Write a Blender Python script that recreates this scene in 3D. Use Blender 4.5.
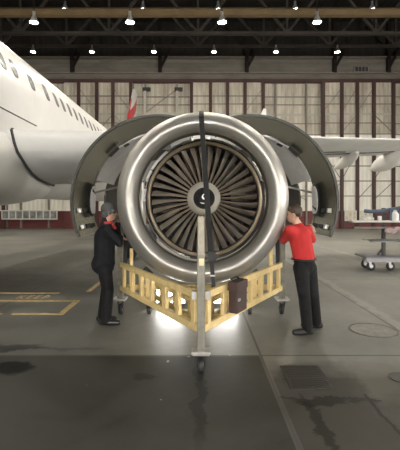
import bpy, bmesh, math, random
from mathutils import Vector, Matrix
random.seed(7)
PI = math.pi
scn = bpy.context.scene
COL = scn.collection
for _o in list(bpy.data.objects):
    bpy.data.objects.remove(_o)

# ------------------------------------------------------------------ camera
CAM_H, F, CX, CY = 1.7, 400.0, 198.0, 205.0
cam = bpy.data.cameras.new('camera'); cam_ob = bpy.data.objects.new('camera', cam); COL.objects.link(cam_ob)
cam_ob.location = (0, 0, CAM_H); cam_ob.rotation_euler = (PI/2, 0, 0)
cam.sensor_fit = 'VERTICAL'; cam.sensor_height = 24.0; cam.sensor_width = 24.0
cam.lens = F/450.0*24.0
cam.shift_x = (200-CX)/450.0; cam.shift_y = -(225-CY)/450.0
cam.clip_end = 300
scn.camera = cam_ob
# ------------------------------------------------------------------ world, exposure
w = bpy.data.worlds.new('world'); scn.world = w; w.use_nodes = True
w.node_tree.nodes['Background'].inputs[0].default_value = (0.9, 0.95, 1, 1)
w.node_tree.nodes['Background'].inputs[1].default_value = 0.05
vs = scn.view_settings
vs.view_transform = 'Standard'; vs.look = 'None'; vs.exposure = 0.18; vs.gamma = 1.0; vs.use_curve_mapping = False
LAMP_E = 640.0          # emission of one lamp over the middle of the hangar
FAR_E = 85.0           # lamps near the far door
NEAR_E = 12.0          # added lamps out of view, over and behind the camera
FILL_E = 480.0         # added fill lights on the unseen front and right walls
WORK_E = 20.0          # emission of the added floor work lights
try:
    scn.cycles.use_denoising = True
    scn.cycles.max_bounces = 6
except Exception:
    pass

# ------------------------------------------------------------------ materials
MATS = {}
def mat(name, col, rough=0.5, metal=0.0, var=0.0, scale=6.0, bump=0.0, coat=0.0, emit=0.0, spec=0.5, stretch=None, col2=None):
    if name in MATS: return MATS[name]
    m = bpy.data.materials.new(name); m.use_nodes = True
    nt = m.node_tree; b = nt.nodes['Principled BSDF']
    b.inputs['Base Color'].default_value = (*col, 1); b.inputs['Roughness'].default_value = rough
    b.inputs['Metallic'].default_value = metal
    b.inputs['Specular IOR Level'].default_value = spec
    if coat: b.inputs['Coat Weight'].default_value = coat; b.inputs['Coat Roughness'].default_value = 0.12
    if emit:
        b.inputs['Emission Color'].default_value = (*col, 1); b.inputs['Emission Strength'].default_value = emit
    if var or bump or col2:
        tc = nt.nodes.new('ShaderNodeTexCoord'); mp = nt.nodes.new('ShaderNodeMapping')
        nz = nt.nodes.new('ShaderNodeTexNoise')
        nt.links.new(tc.outputs['Object'], mp.inputs['Vector']); nt.links.new(mp.outputs['Vector'], nz.inputs['Vector'])
        if stretch: mp.inputs['Scale'].default_value = stretch
        nz.inputs['Scale'].default_value = scale; nz.inputs['Detail'].default_value = 5; nz.inputs['Roughness'].default_value = 0.62
        if var or col2:
            r = nt.nodes.new('ShaderNodeValToRGB')
            r.color_ramp.elements[0].position = 0.3; r.color_ramp.elements[1].position = 0.7
            c2 = col2 if col2 else tuple(min(1, c*(1+var)) for c in col)
            c1 = col if col2 else tuple(c*(1-var) for c in col)
            r.color_ramp.elements[0].color = (*c1, 1); r.color_ramp.elements[1].color = (*c2, 1)
            nt.links.new(nz.outputs['Fac'], r.inputs['Fac']); nt.links.new(r.outputs['Color'], b.inputs['Base Color'])
        if bump:
            bp = nt.nodes.new('ShaderNodeBump'); bp.inputs['Strength'].default_value = bump; bp.inputs['Distance'].default_value = 0.02
            nt.links.new(nz.outputs['Fac'], bp.inputs['Height']); nt.links.new(bp.outputs['Normal'], b.inputs['Normal'])
    MATS[name] = m
    return m

class NG:
    """small node-graph writer: values are sockets or floats"""
    def __init__(s, m): s.nt = m.node_tree
    def _set(s, n, i, v):
        if hasattr(v, 'default_value') or hasattr(v, 'is_output'): s.nt.links.new(v, n.inputs[i])
        else: n.inputs[i].default_value = v
    def m(s, op, a, b=0.0, c=0.0, clamp=False):
        n = s.nt.nodes.new('ShaderNodeMath'); n.operation = op; n.use_clamp = clamp
        s._set(n, 0, a); s._set(n, 1, b); s._set(n, 2, c); return n.outputs[0]
    def near(s, v, x, wd, soft=0.004):           # 1 where |v-x| < wd
        d = s.m('ABSOLUTE', s.m('SUBTRACT', v, x)); return s.m('DIVIDE', s.m('SUBTRACT', wd+soft, d), soft, clamp=True)
    def lt(s, v, x, soft=0.01): return s.m('DIVIDE', s.m('SUBTRACT', x, v), soft, clamp=True)
    def gt(s, v, x, soft=0.01): return s.m('DIVIDE', s.m('SUBTRACT', v, x), soft, clamp=True)
    def mul(s, *a):
        r = a[0]
        for k in a[1:]: r = s.m('MULTIPLY', r, k)
        return r
    def mix(s, f, a, b):
        n = s.nt.nodes.new('ShaderNodeMix'); n.data_type = 'RGBA'
        s._set(n, 0, f); s._set(n, 6, a if not isinstance(a, tuple) else (*a, 1)); s._set(n, 7, b if not isinstance(b, tuple) else (*b, 1)); return n.outputs[2]
    def noise(s, vec, sc, det=5, ro=0.6):
        n = s.nt.nodes.new('ShaderNodeTexNoise'); s.nt.links.new(vec, n.inputs['Vector'])
        n.inputs['Scale'].default_value = sc; n.inputs['Detail'].default_value = det; n.inputs['Roughness'].default_value = ro; return n.outputs['Fac']
    def ramp(s, f, stops):
        r = s.nt.nodes.new('ShaderNodeValToRGB'); e = r.color_ramp.elements
        e[0].position, e[0].color = stops[0][0], (*stops[0][1], 1); e[1].position, e[1].color = stops[-1][0], (*stops[-1][1], 1)
        for p, c in stops[1:-1]:
            k = e.new(p); k.color = (*c, 1)
        s.nt.links.new(f, r.inputs['Fac']); return r.outputs['Color']
    def pos(s):
        g = s.nt.nodes.new('ShaderNodeNewGeometry'); x = s.nt.nodes.new('ShaderNodeSeparateXYZ')
        s.nt.links.new(g.outputs['Position'], x.inputs[0]); return g.outputs['Position'], x.outputs[0], x.outputs[1], x.outputs[2]

def floor_material():
    m = bpy.data.materials.new('worn_concrete'); m.use_nodes = True; g = NG(m); b = m.node_tree.nodes['Principled BSDF']
    P, x, y, z = g.pos()
    n1 = g.noise(P, 0.35, 6, 0.6); n2 = g.noise(P, 2.3, 8, 0.7); n3 = g.noise(P, 14, 4, 0.6)
    base = g.ramp(n1, [(0.3, (0.175, 0.172, 0.152)), (0.52, (0.235, 0.230, 0.203)), (0.72, (0.30, 0.292, 0.26))])
    f2 = g.ramp(n2, [(0.3, (0.66, 0.66, 0.65)), (0.6, (1, 1, 1)), (0.75, (1.12, 1.11, 1.09))])
    mm = m.node_tree.nodes.new('ShaderNodeMix'); mm.data_type = 'RGBA'; mm.blend_type = 'MULTIPLY'; mm.inputs[0].default_value = 0.9
    m.node_tree.links.new(base, mm.inputs[6]); m.node_tree.links.new(f2, mm.inputs[7]); col = mm.outputs[2]
    # foreground vignette painted over the older slabs near the joint at y = 4.5
    warp = g.m('MULTIPLY', g.m('SUBTRACT', n2, 0.5), 0.5)
    yw = g.m('ADD', y, warp); xw = g.m('ADD', x, warp)
    old_vig = g.mul(g.lt(y, 4.52, 0.03), g.lt(x, 0.71, 0.03))
    col = g.mix(g.m('MULTIPLY', old_vig, 0.78), col, (0.020, 0.021, 0.016))
    old_vig3 = g.mul(g.lt(yw, 4.4, 0.5), g.gt(x, 0.71, 0.03))
    col = g.mix(g.m('MULTIPLY', old_vig3, 0.72), col, (0.032, 0.031, 0.024))
    plane_shade = g.mul(g.gt(xw, -5.5, 0.25), g.lt(xw, -1.2, 0.8), g.gt(yw, 7.2, 0.5), g.lt(y, 17.5, 1.5))  # aircraft shade on the floor at left, painted into the colour
    col = g.mix(g.m('MULTIPLY', plane_shade, 0.86), col, (0.062, 0.060, 0.050))
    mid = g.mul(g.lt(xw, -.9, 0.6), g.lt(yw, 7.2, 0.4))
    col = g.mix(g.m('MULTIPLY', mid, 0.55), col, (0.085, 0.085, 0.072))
    old2 = g.mul(g.lt(y, 3.5, 0.05), g.gt(x, 0.71, 0.03), g.lt(xw, 1.55, 0.1))
    col = g.mix(g.m('MULTIPLY', old2, 0.6), col, (0.07, 0.066, 0.055))
    pale = g.mul(g.gt(xw, 1.5, 0.1), g.gt(yw, 3.4, 0.2), g.lt(yw, 4.6, 0.5))
    col = g.mix(g.m('MULTIPLY', pale, 0.35), col, (0.24, 0.225, 0.18))
    # oil stains
    for (sx, sy, rx, ry, k) in ((-2.15, 4.75, 0.32, 0.10, .8), (-2.35, 4.85, .5, .05, .5), (-2.0, 4.15, 0.27, 0.17, .95), (-1.75, 4.72, 0.6, 0.05, .45), (0.95, 3.15, 0.06, 0.5, .6),
                                (1.05, 3.45, 0.25, 0.07, .6), (-0.55, 3.95, .14, .07, .45), (0.02, 3.7, 0.07, .9, .4), (-4.5, 9.0, 1.6, 1.0, .35)):
        dx = g.m('DIVIDE', g.m('SUBTRACT', xw, sx), rx); dy = g.m('DIVIDE', g.m('SUBTRACT', yw, sy), ry)
        d = g.m('ADD', g.m('MULTIPLY', dx, dx), g.m('MULTIPLY', dy, dy))
        col = g.mix(g.m('MULTIPLY', g.lt(d, 1.2, 0.6), k), col, (0.007, 0.007, 0.006))
    # joints between slabs
    jl = None
    for sx in (-9.3, -5.3, -3.3, 0.71, 2.72, 4.75, 8.8, 12.8):
        k = g.near(x, sx, 0.008, 0.012); jl = k if jl is None else g.m('MAXIMUM', jl, k)
    for sy in (4.52, 9.1, 13.6, 18.2, 22.7):
        jl = g.m('MAXIMUM', jl, g.near(y, sy, 0.010, 0.012))
    jl = g.m('MAXIMUM', jl, g.mul(g.near(yw, 3.5, 0.012, 0.02), g.gt(x, 0.71), g.lt(x, 1.6)))
    jl = g.m('MAXIMUM', jl, g.mul(g.near(g.m('ADD', x, g.m('MULTIPLY', warp, .35)), 1.5, 0.010, 0.015), g.lt(y, 3.6)))
    col = g.mix(g.m('MULTIPLY', jl, 0.75), col, (0.03, 0.03, 0.027))
    # pale worn wheel lines on the right
    wl = g.m('MAXIMUM', g.mul(g.near(xw, 2.85, 0.05, 0.05), g.gt(y, 5.3)), g.near(xw, 5.6, 0.04, 0.06))
    col = g.mix(g.m('MULTIPLY', wl, 0.3), col, (0.42, 0.41, 0.37))
    # small paint flecks
    fl = g.gt(g.noise(P, 7.0, 2, 0.5), 0.735, 0.01)
    col = g.mix(g.m('MULTIPLY', fl, 0.55), col, (0.5, 0.49, 0.46))
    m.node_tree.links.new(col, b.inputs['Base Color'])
    sp = g.m('SUBTRACT', 0.34, g.m('MULTIPLY', g.m('MAXIMUM', old_vig, old_vig3), 0.27)); m.node_tree.links.new(sp, b.inputs['Specular IOR Level'])
    ro = g.m('ADD', 0.30, g.m('MULTIPLY', n2, 0.28)); ro = g.m('ADD', ro, g.m('MULTIPLY', old_vig, 0.06))
    m.node_tree.links.new(ro, b.inputs['Roughness'])
    bp = m.node_tree.nodes.new('ShaderNodeBump'); bp.inputs['Strength'].default_value = 0.12; bp.inputs['Distance'].default_value = 0.02
    m.node_tree.links.new(n2, bp.inputs['Height']); m.node_tree.links.new(bp.outputs['Normal'], b.inputs['Normal'])
    return m

def corrugated(name, c1, c2, axis='x', pitch=0.3, groove_tone=0.5, rough=0.6):
    m = bpy.data.materials.new(name); m.use_nodes = True; g = NG(m); b = m.node_tree.nodes['Principled BSDF']
    P, x, y, z = g.pos()
    v = {'x': x, 'y': y, 'z': z}[axis]
    wv = g.m('SINE', g.m('MULTIPLY', v, 2*PI/pitch)); wv = g.m('MULTIPLY_ADD', wv, 0.5, 0.5)
    mp = m.node_tree.nodes.new('ShaderNodeMapping'); mp.inputs['Scale'].default_value = (1.0, 1.0, 0.18) if axis == 'x' else (0.25, 0.25, 1)
    m.node_tree.links.new(P, mp.inputs['Vector'])
    n = g.noise(mp.outputs[0], 1.4, 6, 0.65)
    col = g.ramp(n, [(0.34, c1), (0.58, c2)])
    col = g.mix(g.m('MULTIPLY', g.lt(wv, 0.25, 0.2), 0.22*groove_tone*2), col, tuple(k*0.55 for k in c1))  # grooves of the sheet drawn darker
    m.node_tree.links.new(col, b.inputs['Base Color']); b.inputs['Roughness'].default_value = rough
    bp = m.node_tree.nodes.new('ShaderNodeBump'); b.inputs['Specular IOR Level'].default_value = 0.15; bp.inputs['Strength'].default_value = 0.5; bp.inputs['Distance'].default_value = 0.05
    m.node_tree.links.new(wv, bp.inputs['Height']); m.node_tree.links.new(bp.outputs['Normal'], b.inputs['Normal'])
    MATS[name] = m
    return m

def fin_material():
    m = bpy.data.materials.new('fin_paint'); m.use_nodes = True; g = NG(m); b = m.node_tree.nodes['Principled BSDF']
    P, x, y, z = g.pos()
    # a red sweep across a white fin
    d = g.m('SUBTRACT', z, g.m('MULTIPLY', g.m('SUBTRACT', y, 36.0), 0.5))
    red = g.mul(g.gt(d, 9.95, 0.1), g.lt(d, 10.95, 0.1))
    col = g.mix(red, (0.82, 0.81, 0.78), (0.55, 0.02, 0.03))
    lead = g.lt(g.m('SUBTRACT', y, g.m('MULTIPLY_ADD', g.m('SUBTRACT', z, 5.8), 0.85, 29.5)), 0.8, 0.1)
    col = g.mix(g.mul(lead, g.lt(z, 11.0, .2)), col, (0.55, 0.02, 0.03))
    m.node_tree.links.new(col, b.inputs['Base Color']); b.inputs['Roughness'].default_value = 0.35
    return m

# ------------------------------------------------------------------ mesh helpers
class MB:
    def __init__(s): s.v = []; s.f = []
    def add(s, vs, fs):
        o = len(s.v); s.v += [Vector(p) for p in vs]; s.f += [tuple(i+o for i in f) for f in fs]; return s
    def box(s, c, size, rot=None):
        hx, hy, hz = [k/2 for k in size]
        vs = [Vector((x, y, z)) for x in (-hx, hx) for y in (-hy, hy) for z in (-hz, hz)]
        if rot is not None: vs = [rot @ p for p in vs]
        c = Vector(c)
        return s.add([p+c for p in vs], [(0,1,3,2),(4,6,7,5),(0,4,5,1),(2,3,7,6),(0,2,6,4),(1,5,7,3)])
    def bar(s, p0, p1, wd, ht, up=(0,0,1)):
        p0, p1 = Vector(p0), Vector(p1); d = (p1-p0); L = d.length; d.normalize()
        u = Vector(up)
        if abs(d.dot(u)) > 0.98: u = Vector((0, 1, 0))
        sd = d.cross(u).normalized(); u = sd.cross(d).normalized()
        r = Matrix((sd, d, u)).transposed()
        return s.box((p0+p1)/2, (wd, L, ht), r)
    def tube(s, pts, r, n=10, cap=True):
        pts = [Vector(p) for p in pts]; rs = r if isinstance(r, (list, tuple)) else [r]*len(pts)
        vs, fs = [], []
        prev = None
        for i, p in enumerate(pts):
            t = (pts[min(i+1, len(pts)-1)]-pts[max(i-1, 0)]).normalized()
            a = prev if prev is not None else (Vector((0,0,1)) if abs(t.z) < 0.9 else Vector((1,0,0)))
            a = (a - t*a.dot(t)).normalized(); prev = a; bb = t.cross(a)
            for k in range(n):
                q = 2*PI*k/n; vs.append(p+(a*math.cos(q)+bb*math.sin(q))*rs[i])
        for i in range(len(pts)-1):
            for k in range(n):
                fs.append((i*n+k, i*n+(k+1)%n, (i+1)*n+(k+1)%n, (i+1)*n+k))
        if cap:
            fs.append(tuple(range(n-1, -1, -1))); fs.append(tuple((len(pts)-1)*n+k for k in range(n)))
        return s.add(vs, fs)
    def revolve(s, prof, c, axis='y', n=48, a0=0, a1=2*PI, closed=False):
        """prof: [(along, radius)]; revolved about the axis through c"""
        full = abs(a1-a0-2*PI) < 1e-6; m = n if full else n+1
        c = Vector(c); vs = []; fs = []; L = len(prof)
        for k in range(m):
            q = a0+(a1-a0)*k/n; cs, sn = math.cos(q), math.sin(q)
            for (t, r) in prof:
                if axis == 'y': p = Vector((r*cs, t, r*sn))
                elif axis == 'z': p = Vector((r*cs, r*sn, t))
                else: p = Vector((t, r*cs, r*sn))
                vs.append(c+p)
        for k in range(n):
            k2 = (k+1) % m
            for i in range(L if closed else L-1):
                j = (i+1) % L
                fs.append((k*L+i, k*L+j, k2*L+j, k2*L+i))
        if closed and not full:
            fs.append(tuple(range(L))); fs.append(tuple(range((m-1)*L+L-1, (m-1)*L-1, -1)))
        return s.add(vs, fs)
    def grid(s, rows, closed_u=False, caps=False):
        n = len(rows[0]); vs = [p for r in rows for p in r]; fs = []
        for i in range(len(rows)-1):
            for k in range(n if closed_u else n-1):
                fs.append((i*n+k, i*n+(k+1)%n, (i+1)*n+(k+1)%n, (i+1)*n+k))
        if caps: fs.append(tuple(range(n-1, -1, -1))); fs.append(tuple((len(rows)-1)*n+k for k in range(n)))
        return s.add(vs, fs)
    def poly(s, pts, d):
        """extrude polygon pts by vector d"""
        d = Vector(d); n = len(pts); a = [Vector(p) for p in pts]
        return s.add(a+[p+d for p in a], [tuple(range(n-1,-1,-1)), tuple(range(n, 2*n))]+[(i, (i+1)%n, n+(i+1)%n, n+i) for i in range(n)])
    def ball(s, c, r, n=14, m=9):
        c = Vector(c); r = Vector(r) if isinstance(r, (tuple, list, Vector)) else Vector((r, r, r))
        vs = [c+Vector((0,0,-r.z))]; fs = []
        for i in range(1, m):
            th = -PI/2+PI*i/m
            for k in range(n):
                q = 2*PI*k/n; vs.append(c+Vector((r.x*math.cos(th)*math.cos(q), r.y*math.cos(th)*math.sin(q), r.z*math.sin(th))))
        vs.append(c+Vector((0,0,r.z)))
        for k in range(n): fs.append((0, 1+(k+1)%n, 1+k))
        for i in range(m-2):
            for k in range(n):
                fs.append((1+i*n+k, 1+i*n+(k+1)%n, 1+(i+1)*n+(k+1)%n, 1+(i+1)*n+k))
        t = len(vs)-1
        for k in range(n): fs.append((1+(m-2)*n+k, 1+(m-2)*n+(k+1)%n, t))
        return s.add(vs, fs)
    def cap(s, p0, p1, r0, r1):
        """tapered capsule"""
        p0, p1 = Vector(p0), Vector(p1); t = (p1-p0).normalized(); pts, rs = [], []
        for a in (-80, -50, -20, 0):
            pts.append(p0+t*math.sin(math.radians(a))*r0); rs.append(r0*math.cos(math.radians(a)))
        for a in (0, 20, 50, 80):
            pts.append(p1+t*math.sin(math.radians(a))*r1); rs.append(r1*math.cos(math.radians(a)))
        return s.tube(pts, rs, 12)
    def build(s, name, material, parent=None, smooth=None, bevel=0.0, sub=0, weld=False, solid=0.0, remesh=0.0, origin=None):
        off = Vector((0,0,0))
        if parent is not None:
            q = parent
            while q is not None: off += q.location; q = q.parent
        elif origin is not None: off = Vector(origin)
        else:
            off = Vector((sum(p.x for p in s.v)/len(s.v), sum(p.y for p in s.v)/len(s.v), min(p.z for p in s.v)))
        me = bpy.data.meshes.new(name); me.from_pydata([tuple(p-off) for p in s.v], [], s.f); me.update()
        bm = bmesh.new(); bm.from_mesh(me)
        if weld: bmesh.ops.remove_doubles(bm, verts=bm.verts, dist=1e-4)
        bmesh.ops.recalc_face_normals(bm, faces=bm.faces); bm.to_mesh(me); bm.free()
        o = bpy.data.objects.new(name, me); COL.objects.link(o)
        me.materials.append(material)
        if parent is not None: o.parent = parent
        else: o.location = off
        if remesh:
            md = o.modifiers.new('r', 'REMESH'); md.mode = 'VOXEL'; md.voxel_size = remesh; md.adaptivity = 0
            sm = o.modifiers.new('s', 'SMOOTH'); sm.factor = 0.5; sm.iterations = 4
        if solid:
            md = o.modifiers.new('t', 'SOLIDIFY'); md.thickness = solid; md.offset = 0
        if bevel:
            md = o.modifiers.new('b', 'BEVEL'); md.width = bevel; md.segments = 2; md.limit_method = 'ANGLE'; md.angle_limit = math.radians(40)
        if sub:
            md = o.modifiers.new('u', 'SUBSURF'); md.levels = sub; md.render_levels = sub
        if remesh:
            dg = bpy.context.evaluated_depsgraph_get(); nm = bpy.data.meshes.new_from_object(o.evaluated_get(dg))
            o.modifiers.clear(); o.data = nm; nm.name = name
            if not nm.materials: nm.materials.append(material)
        sm_on = smooth if smooth is not None else False
        if sm_on is True or remesh:
            for p in o.data.polygons: p.use_smooth = True
        elif sm_on:                       # an angle in degrees
            for p in o.data.polygons: p.use_smooth = True
            bm = bmesh.new(); bm.from_mesh(o.data); lim = math.radians(sm_on)
            for e in bm.edges: e.smooth = not (len(e.link_faces) == 2 and e.calc_face_angle(0) > lim)
            bm.to_mesh(o.data); bm.free()
        return o

def tag(o, label=None, cat=None, group=None, kind=None):
    if label: o['label'] = label
    if cat: o['category'] = cat
    if group: o['group'] = group
    if kind: o['kind'] = kind
    return o
def thing(name, loc, label, cat, group=None):
    o = bpy.data.objects.new(name, None); COL.objects.link(o); o.location = loc; o.empty_display_size = 0.1
    return tag(o, label, cat, group)
def copy_tree(o, parent=None):
    c = o.copy(); COL.objects.link(c)
    if parent is not None: c.parent = parent
    for ch in list(o.children): copy_tree(ch, c)
    return c
def struct(o): o['kind'] = 'structure'; return o
def px(x, y, d): return Vector(((x-CX)*d/F, d, CAM_H-(y-CY)*d/F))

# ------------------------------------------------------------------ palette
M_white = mat('aircraft_white_paint', (0.70, 0.69, 0.665), 0.32, var=0.05, scale=1.2, coat=0.3)
M_grey = mat('aircraft_grey_paint', (0.66, 0.66, 0.64), 0.38, var=0.08, scale=1.5)
M_seam = mat('dark_seal', (0.05, 0.05, 0.05), 0.6)
M_glass = mat('cabin_window_pane', (0.26, 0.26, 0.25), 0.2)
M_lip = mat('satin_aluminium', (0.43, 0.420, 0.385), 0.44, 0.7, var=0.08, scale=3.0)
M_inner = mat('inlet_liner_grey', (0.13, 0.13, 0.12), 0.42, 0.4, var=0.08, scale=5)
M_blade = mat('titanium_blade', (0.70, 0.62, 0.51), 0.30, 0.65, var=0.14, scale=9)
M_ring = mat('bronze_ring', (0.55, 0.46, 0.33), 0.36, 0.8, var=0.15, scale=8)
M_black = mat('black_rubber', (0.018, 0.018, 0.018), 0.5)
M_dark = mat('dark_engine_case', (0.045, 0.043, 0.040), 0.5, 0.4, var=0.3, scale=8)
M_spin = mat('spinner_grey', (0.82, 0.78, 0.69), 0.4, 0.3, var=0.06)
M_spinb = mat('spinner_black', (0.022, 0.022, 0.024), 0.3)
M_mark = mat('white_mark', (0.85, 0.85, 0.83), 0.5)
M_steel = mat('bare_steel', (0.55, 0.54, 0.52), 0.35, 0.9, var=0.1)
M_cowl = mat('cowl_inside_green_grey', (0.24, 0.24, 0.185), 0.27, 0.6, var=0.2, scale=2)
M_cowl_out = mat('cowl_outside_white', (0.62, 0.61, 0.58), 0.35)
M_liner = mat('reverser_liner_white', (0.90, 0.90, 0.89), 0.35, 0.0, var=0.08)
M_yellow = mat('stand_yellow_paint', (0.72, 0.55, 0.25), 0.45, var=0.14, scale=10)
M_post = mat('worn_grey_post', (0.22, 0.21, 0.175), 0.5, 0.3, var=0.22, scale=14)
M_strap = mat('black_webbing', (0.014, 0.014, 0.014), 0.7)
M_tagy = mat('pale_yellow_tag', (0.72, 0.66, 0.38), 0.6)
M_case = mat('dark_brown_case', (0.045, 0.024, 0.020), 0.6, var=0.2)
M_wheel = mat('caster_tyre', (0.02, 0.02, 0.02), 0.5)
M_red = mat('red_wall_paint', (0.115, 0.022, 0.020), 0.55, var=0.2, scale=1.0)
M_postred = mat('oxide_red_steel', (0.050, 0.018, 0.014), 0.6, var=0.25, scale=1.0)
M_pale = mat('pale_steel_frame', (0.20, 0.18, 0.15), 0.55, var=0.15, scale=2)
M_girt = mat('pale_girt', (0.42, 0.40, 0.34), 0.55)
M_roof = mat('dark_roof_steel', (0.020, 0.017, 0.014), 0.8, var=0.25, scale=1.0, spec=0.05)
M_truss = mat('truss_steel', (0.036, 0.031, 0.026), 0.7, var=0.25, scale=1.0, spec=0.2)
M_beam = mat('ochre_crane_beam', (0.12, 0.080, 0.034), 0.55, var=0.25, scale=1)
M_lamp = mat('lamp_glow', (1.0, 0.93, 0.82), 0.5, emit=LAMP_E)
M_lamp_far = mat('far_lamp_glow', (1.0, 0.93, 0.82), 0.5, emit=FAR_E)
M_lamp_added = mat('added_lamp_glow', (1.0, 0.93, 0.82), 0.5, emit=NEAR_E)
M_fill_side = mat('side_fill_light_glow', (1.0, 0.96, 0.90), 0.5, emit=FILL_E*1.5)
M_fill = mat('fill_light_glow', (1.0, 0.96, 0.90), 0.5, emit=FILL_E)
M_work_added = mat('added_work_light_glow', (1.0, 0.98, 0.94), 0.5, emit=WORK_E)
M_shade = mat('lamp_reflector', (0.55, 0.55, 0.55), 0.35, 0.8)
M_wframe = mat('white_window_frame', (0.62, 0.60, 0.54), 0.5)
M_pane = mat('dim_pane', (0.22, 0.23, 0.22), 0.15, var=0.6, scale=1.5)
M_pcream = mat('cream_pane', (0.62, 0.55, 0.38), 0.25, var=0.4, scale=2.5)
M_line = mat('worn_yellow_line', (0.60, 0.45, 0.20), 0.6, var=0.25, scale=9)
M_iron = mat('cast_iron_grate', (0.05, 0.048, 0.042), 0.45, 0.4, var=0.3, scale=20)
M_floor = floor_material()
M_panel = corrugated('cream_door_sheet', (0.36, 0.32, 0.255), (0.60, 0.555, 0.46), 'x', 0.42, 0.5)
M_panelw = corrugated('white_door_sheet', (0.70, 0.67, 0.58), (0.86, 0.83, 0.74), 'x', 0.42, 0.4)
M_header = corrugated('grey_header_sheet', (0.12, 0.108, 0.09), (0.175, 0.16, 0.135), 'z', 0.8, 0.5)
M_deck = corrugated('dark_roof_deck', (0.016, 0.014, 0.012), (0.024, 0.021, 0.018), 'x', 0.6, 0.5, 0.8)
M_sidew = corrugated('side_wall_sheet', (0.26, 0.24, 0.20), (0.36, 0.34, 0.29), 'y', 0.8, 0.5)
M_fin = fin_material()

# ================================================================== SETTING
WY = 39.5; ZB = -0.62; SL0 = 9.0
def fz(y): return 0.0 if y < SL0 else ZB*(y-SL0)/(WY-SL0)
mb = MB()
ys = [-22, SL0, WY+0.6]
for i in range(2):
    y0, y1 = ys[i], ys[i+1]
    mb.add([(-32, y0, fz(y0)), (32, y0, fz(y0)), (32, y1, fz(y1)), (-32, y1, fz(y1)), (-32, y0, fz(y0)-.3), (32, y0, fz(y0)-.3), (32, y1, fz(y1)-.3), (-32, y1, fz(y1)-.3)],
           [(0,1,2,3), (7,6,5,4), (0,4,5,1), (2,6,7,3), (1,5,6,2), (0,3,7,4)])
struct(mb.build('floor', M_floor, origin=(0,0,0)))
struct(MB().box((0, 8.8, 20.1), (64, 62.4, 0.3)).build('ceiling', M_deck))
struct(MB().box((-32.2, 8.8, 9.6), (0.4, 62.4, 21.4)).build('wall_left', M_sidew))
struct(MB().box((32.2, 8.8, 9.6), (0.4, 62.4, 21.4)).build('wall_right', M_sidew))
struct(MB().box((0, -22.2, 9.6), (64, 0.4, 21.4)).build('wall_front', M_sidew))
struct(MB().box((0, WY+0.55, 15.1), (64, 0.5, 2.6)).build('wall_back', M_header))
struct(MB().box((0, WY+0.55, 18.2), (64, 0.5, 3.6)).build('wall_back_gable', M_deck))
DT = 13.85
struct(MB().box((0, WY+0.12, DT+0.12), (64, 0.36, 0.34)).build('trim_1', M_postred))     # door head
struct(MB().box((0, WY+0.16, DT+0.95), (64, 0.25, 0.12)).build('trim_2', M_pale))
struct(MB().box((0, WY+0.16, 16.35), (64, 0.25, 0.14)).build('trim_3', M_pale))

KD = WY/F
def wx(p): return (p-CX)*KD
def wz(p): return CAM_H-(p-CY)*KD
def leaf(idx, x0, x1, posts, dark, seed, recess=0.0, wins=None):
    """one sliding hangar door leaf between picture columns x0..x1 (converted to metres at the wall)"""
    rnd = random.Random(seed)
    X0, X1 = wx(x0)+0.01, wx(x1)-0.01; Y = WY+recess
    r = bpy.data.objects.new('door_%d' % idx, None); COL.objects.link(r); r.location = ((X0+X1)/2, Y, ZB); r['kind'] = 'structure'
    kz = wz(211.0)
    zm = wz(134)
    MB().box(((X0+X1)/2, Y+0.06, (zm+DT)/2), (X1-X0, 0.06, DT-zm)).build('upper_sheet', M_panel, r)
    MB().box(((X0+X1)/2, Y+0.06, (kz+zm)/2), (X1-X0, 0.06, zm-kz)).build('lower_sheet', M_panelw, r)
    MB().box(((X0+X1)/2, Y+0.05, (ZB+kz)/2), (X1-X0, 0.10, kz-ZB)).build('kick_panel', M_red, r)
    for p in posts:
        MB().box((wx(p), Y-0.10, (ZB+DT)/2), (0.30 if dark else 0.16, 0.22, DT-ZB)).build('post', M_postred if dark else M_pale, r)
    for gy, th, mt in ((96, .10, M_pale), (104, .10, M_pale), (114, .22, M_girt), (123, .10, M_pale), (134, .10, M_pale), (151, .12, M_girt), (166, .10, M_pale), (181, .10, M_pale), (196, .14, M_girt)):
        MB().box(((X0+X1)/2, Y+0.0, wz(gy)), (X1-X0, 0.06, th)).build('girt', mt, r)
    for i in range(len(posts)-1):
        a, bq = wx(posts[i]), wx(posts[i+1])
        for (ya, yb) in ((88, 112), (114, 133), (152, 180), (182, 200)):
            if rnd.random() < 0.62:
                if rnd.random() < 0.5: ya, yb = yb, ya
                MB().bar((a, Y-0.02, wz(ya)), (bq, Y-0.02, wz(yb)), 0.05, 0.10, (0,1,0)).build('brace', M_pale, r)
    return r
leaf(1, -60, 6, (-58, -41, -24, -7, 4), True, 1)
leaf(2, 6, 64, (20, 48), False, 2, 0.35)
leaf(3, 64, 133, (79, 97, 113, 131), True, 3)
leaf(4, 133, 191, (145, 177), False, 4, 0.35)
leaf(5, 190, 264.5, (191.5, 210.5, 227.5, 245, 263), True, 5)
leaf(6, 264.5, 322, (276, 307), False, 6, 0.35)
leaf(7, 321.5, 394.5, (323, 341.5, 357, 373.5, 393), True, 7)
leaf(8, 394.5, 470, (410, 428, 446, 463), True, 8, 0.35)
for nm, xa, xb in (('wall_back_left', -32, wx(-60)), ('wall_back_right', wx(470), 32)):
    struct(MB().box(((xa+xb)/2, WY+.25, (ZB+DT)/2), (xb-xa, .2, DT-ZB)).build(nm, M_panel))

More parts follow.
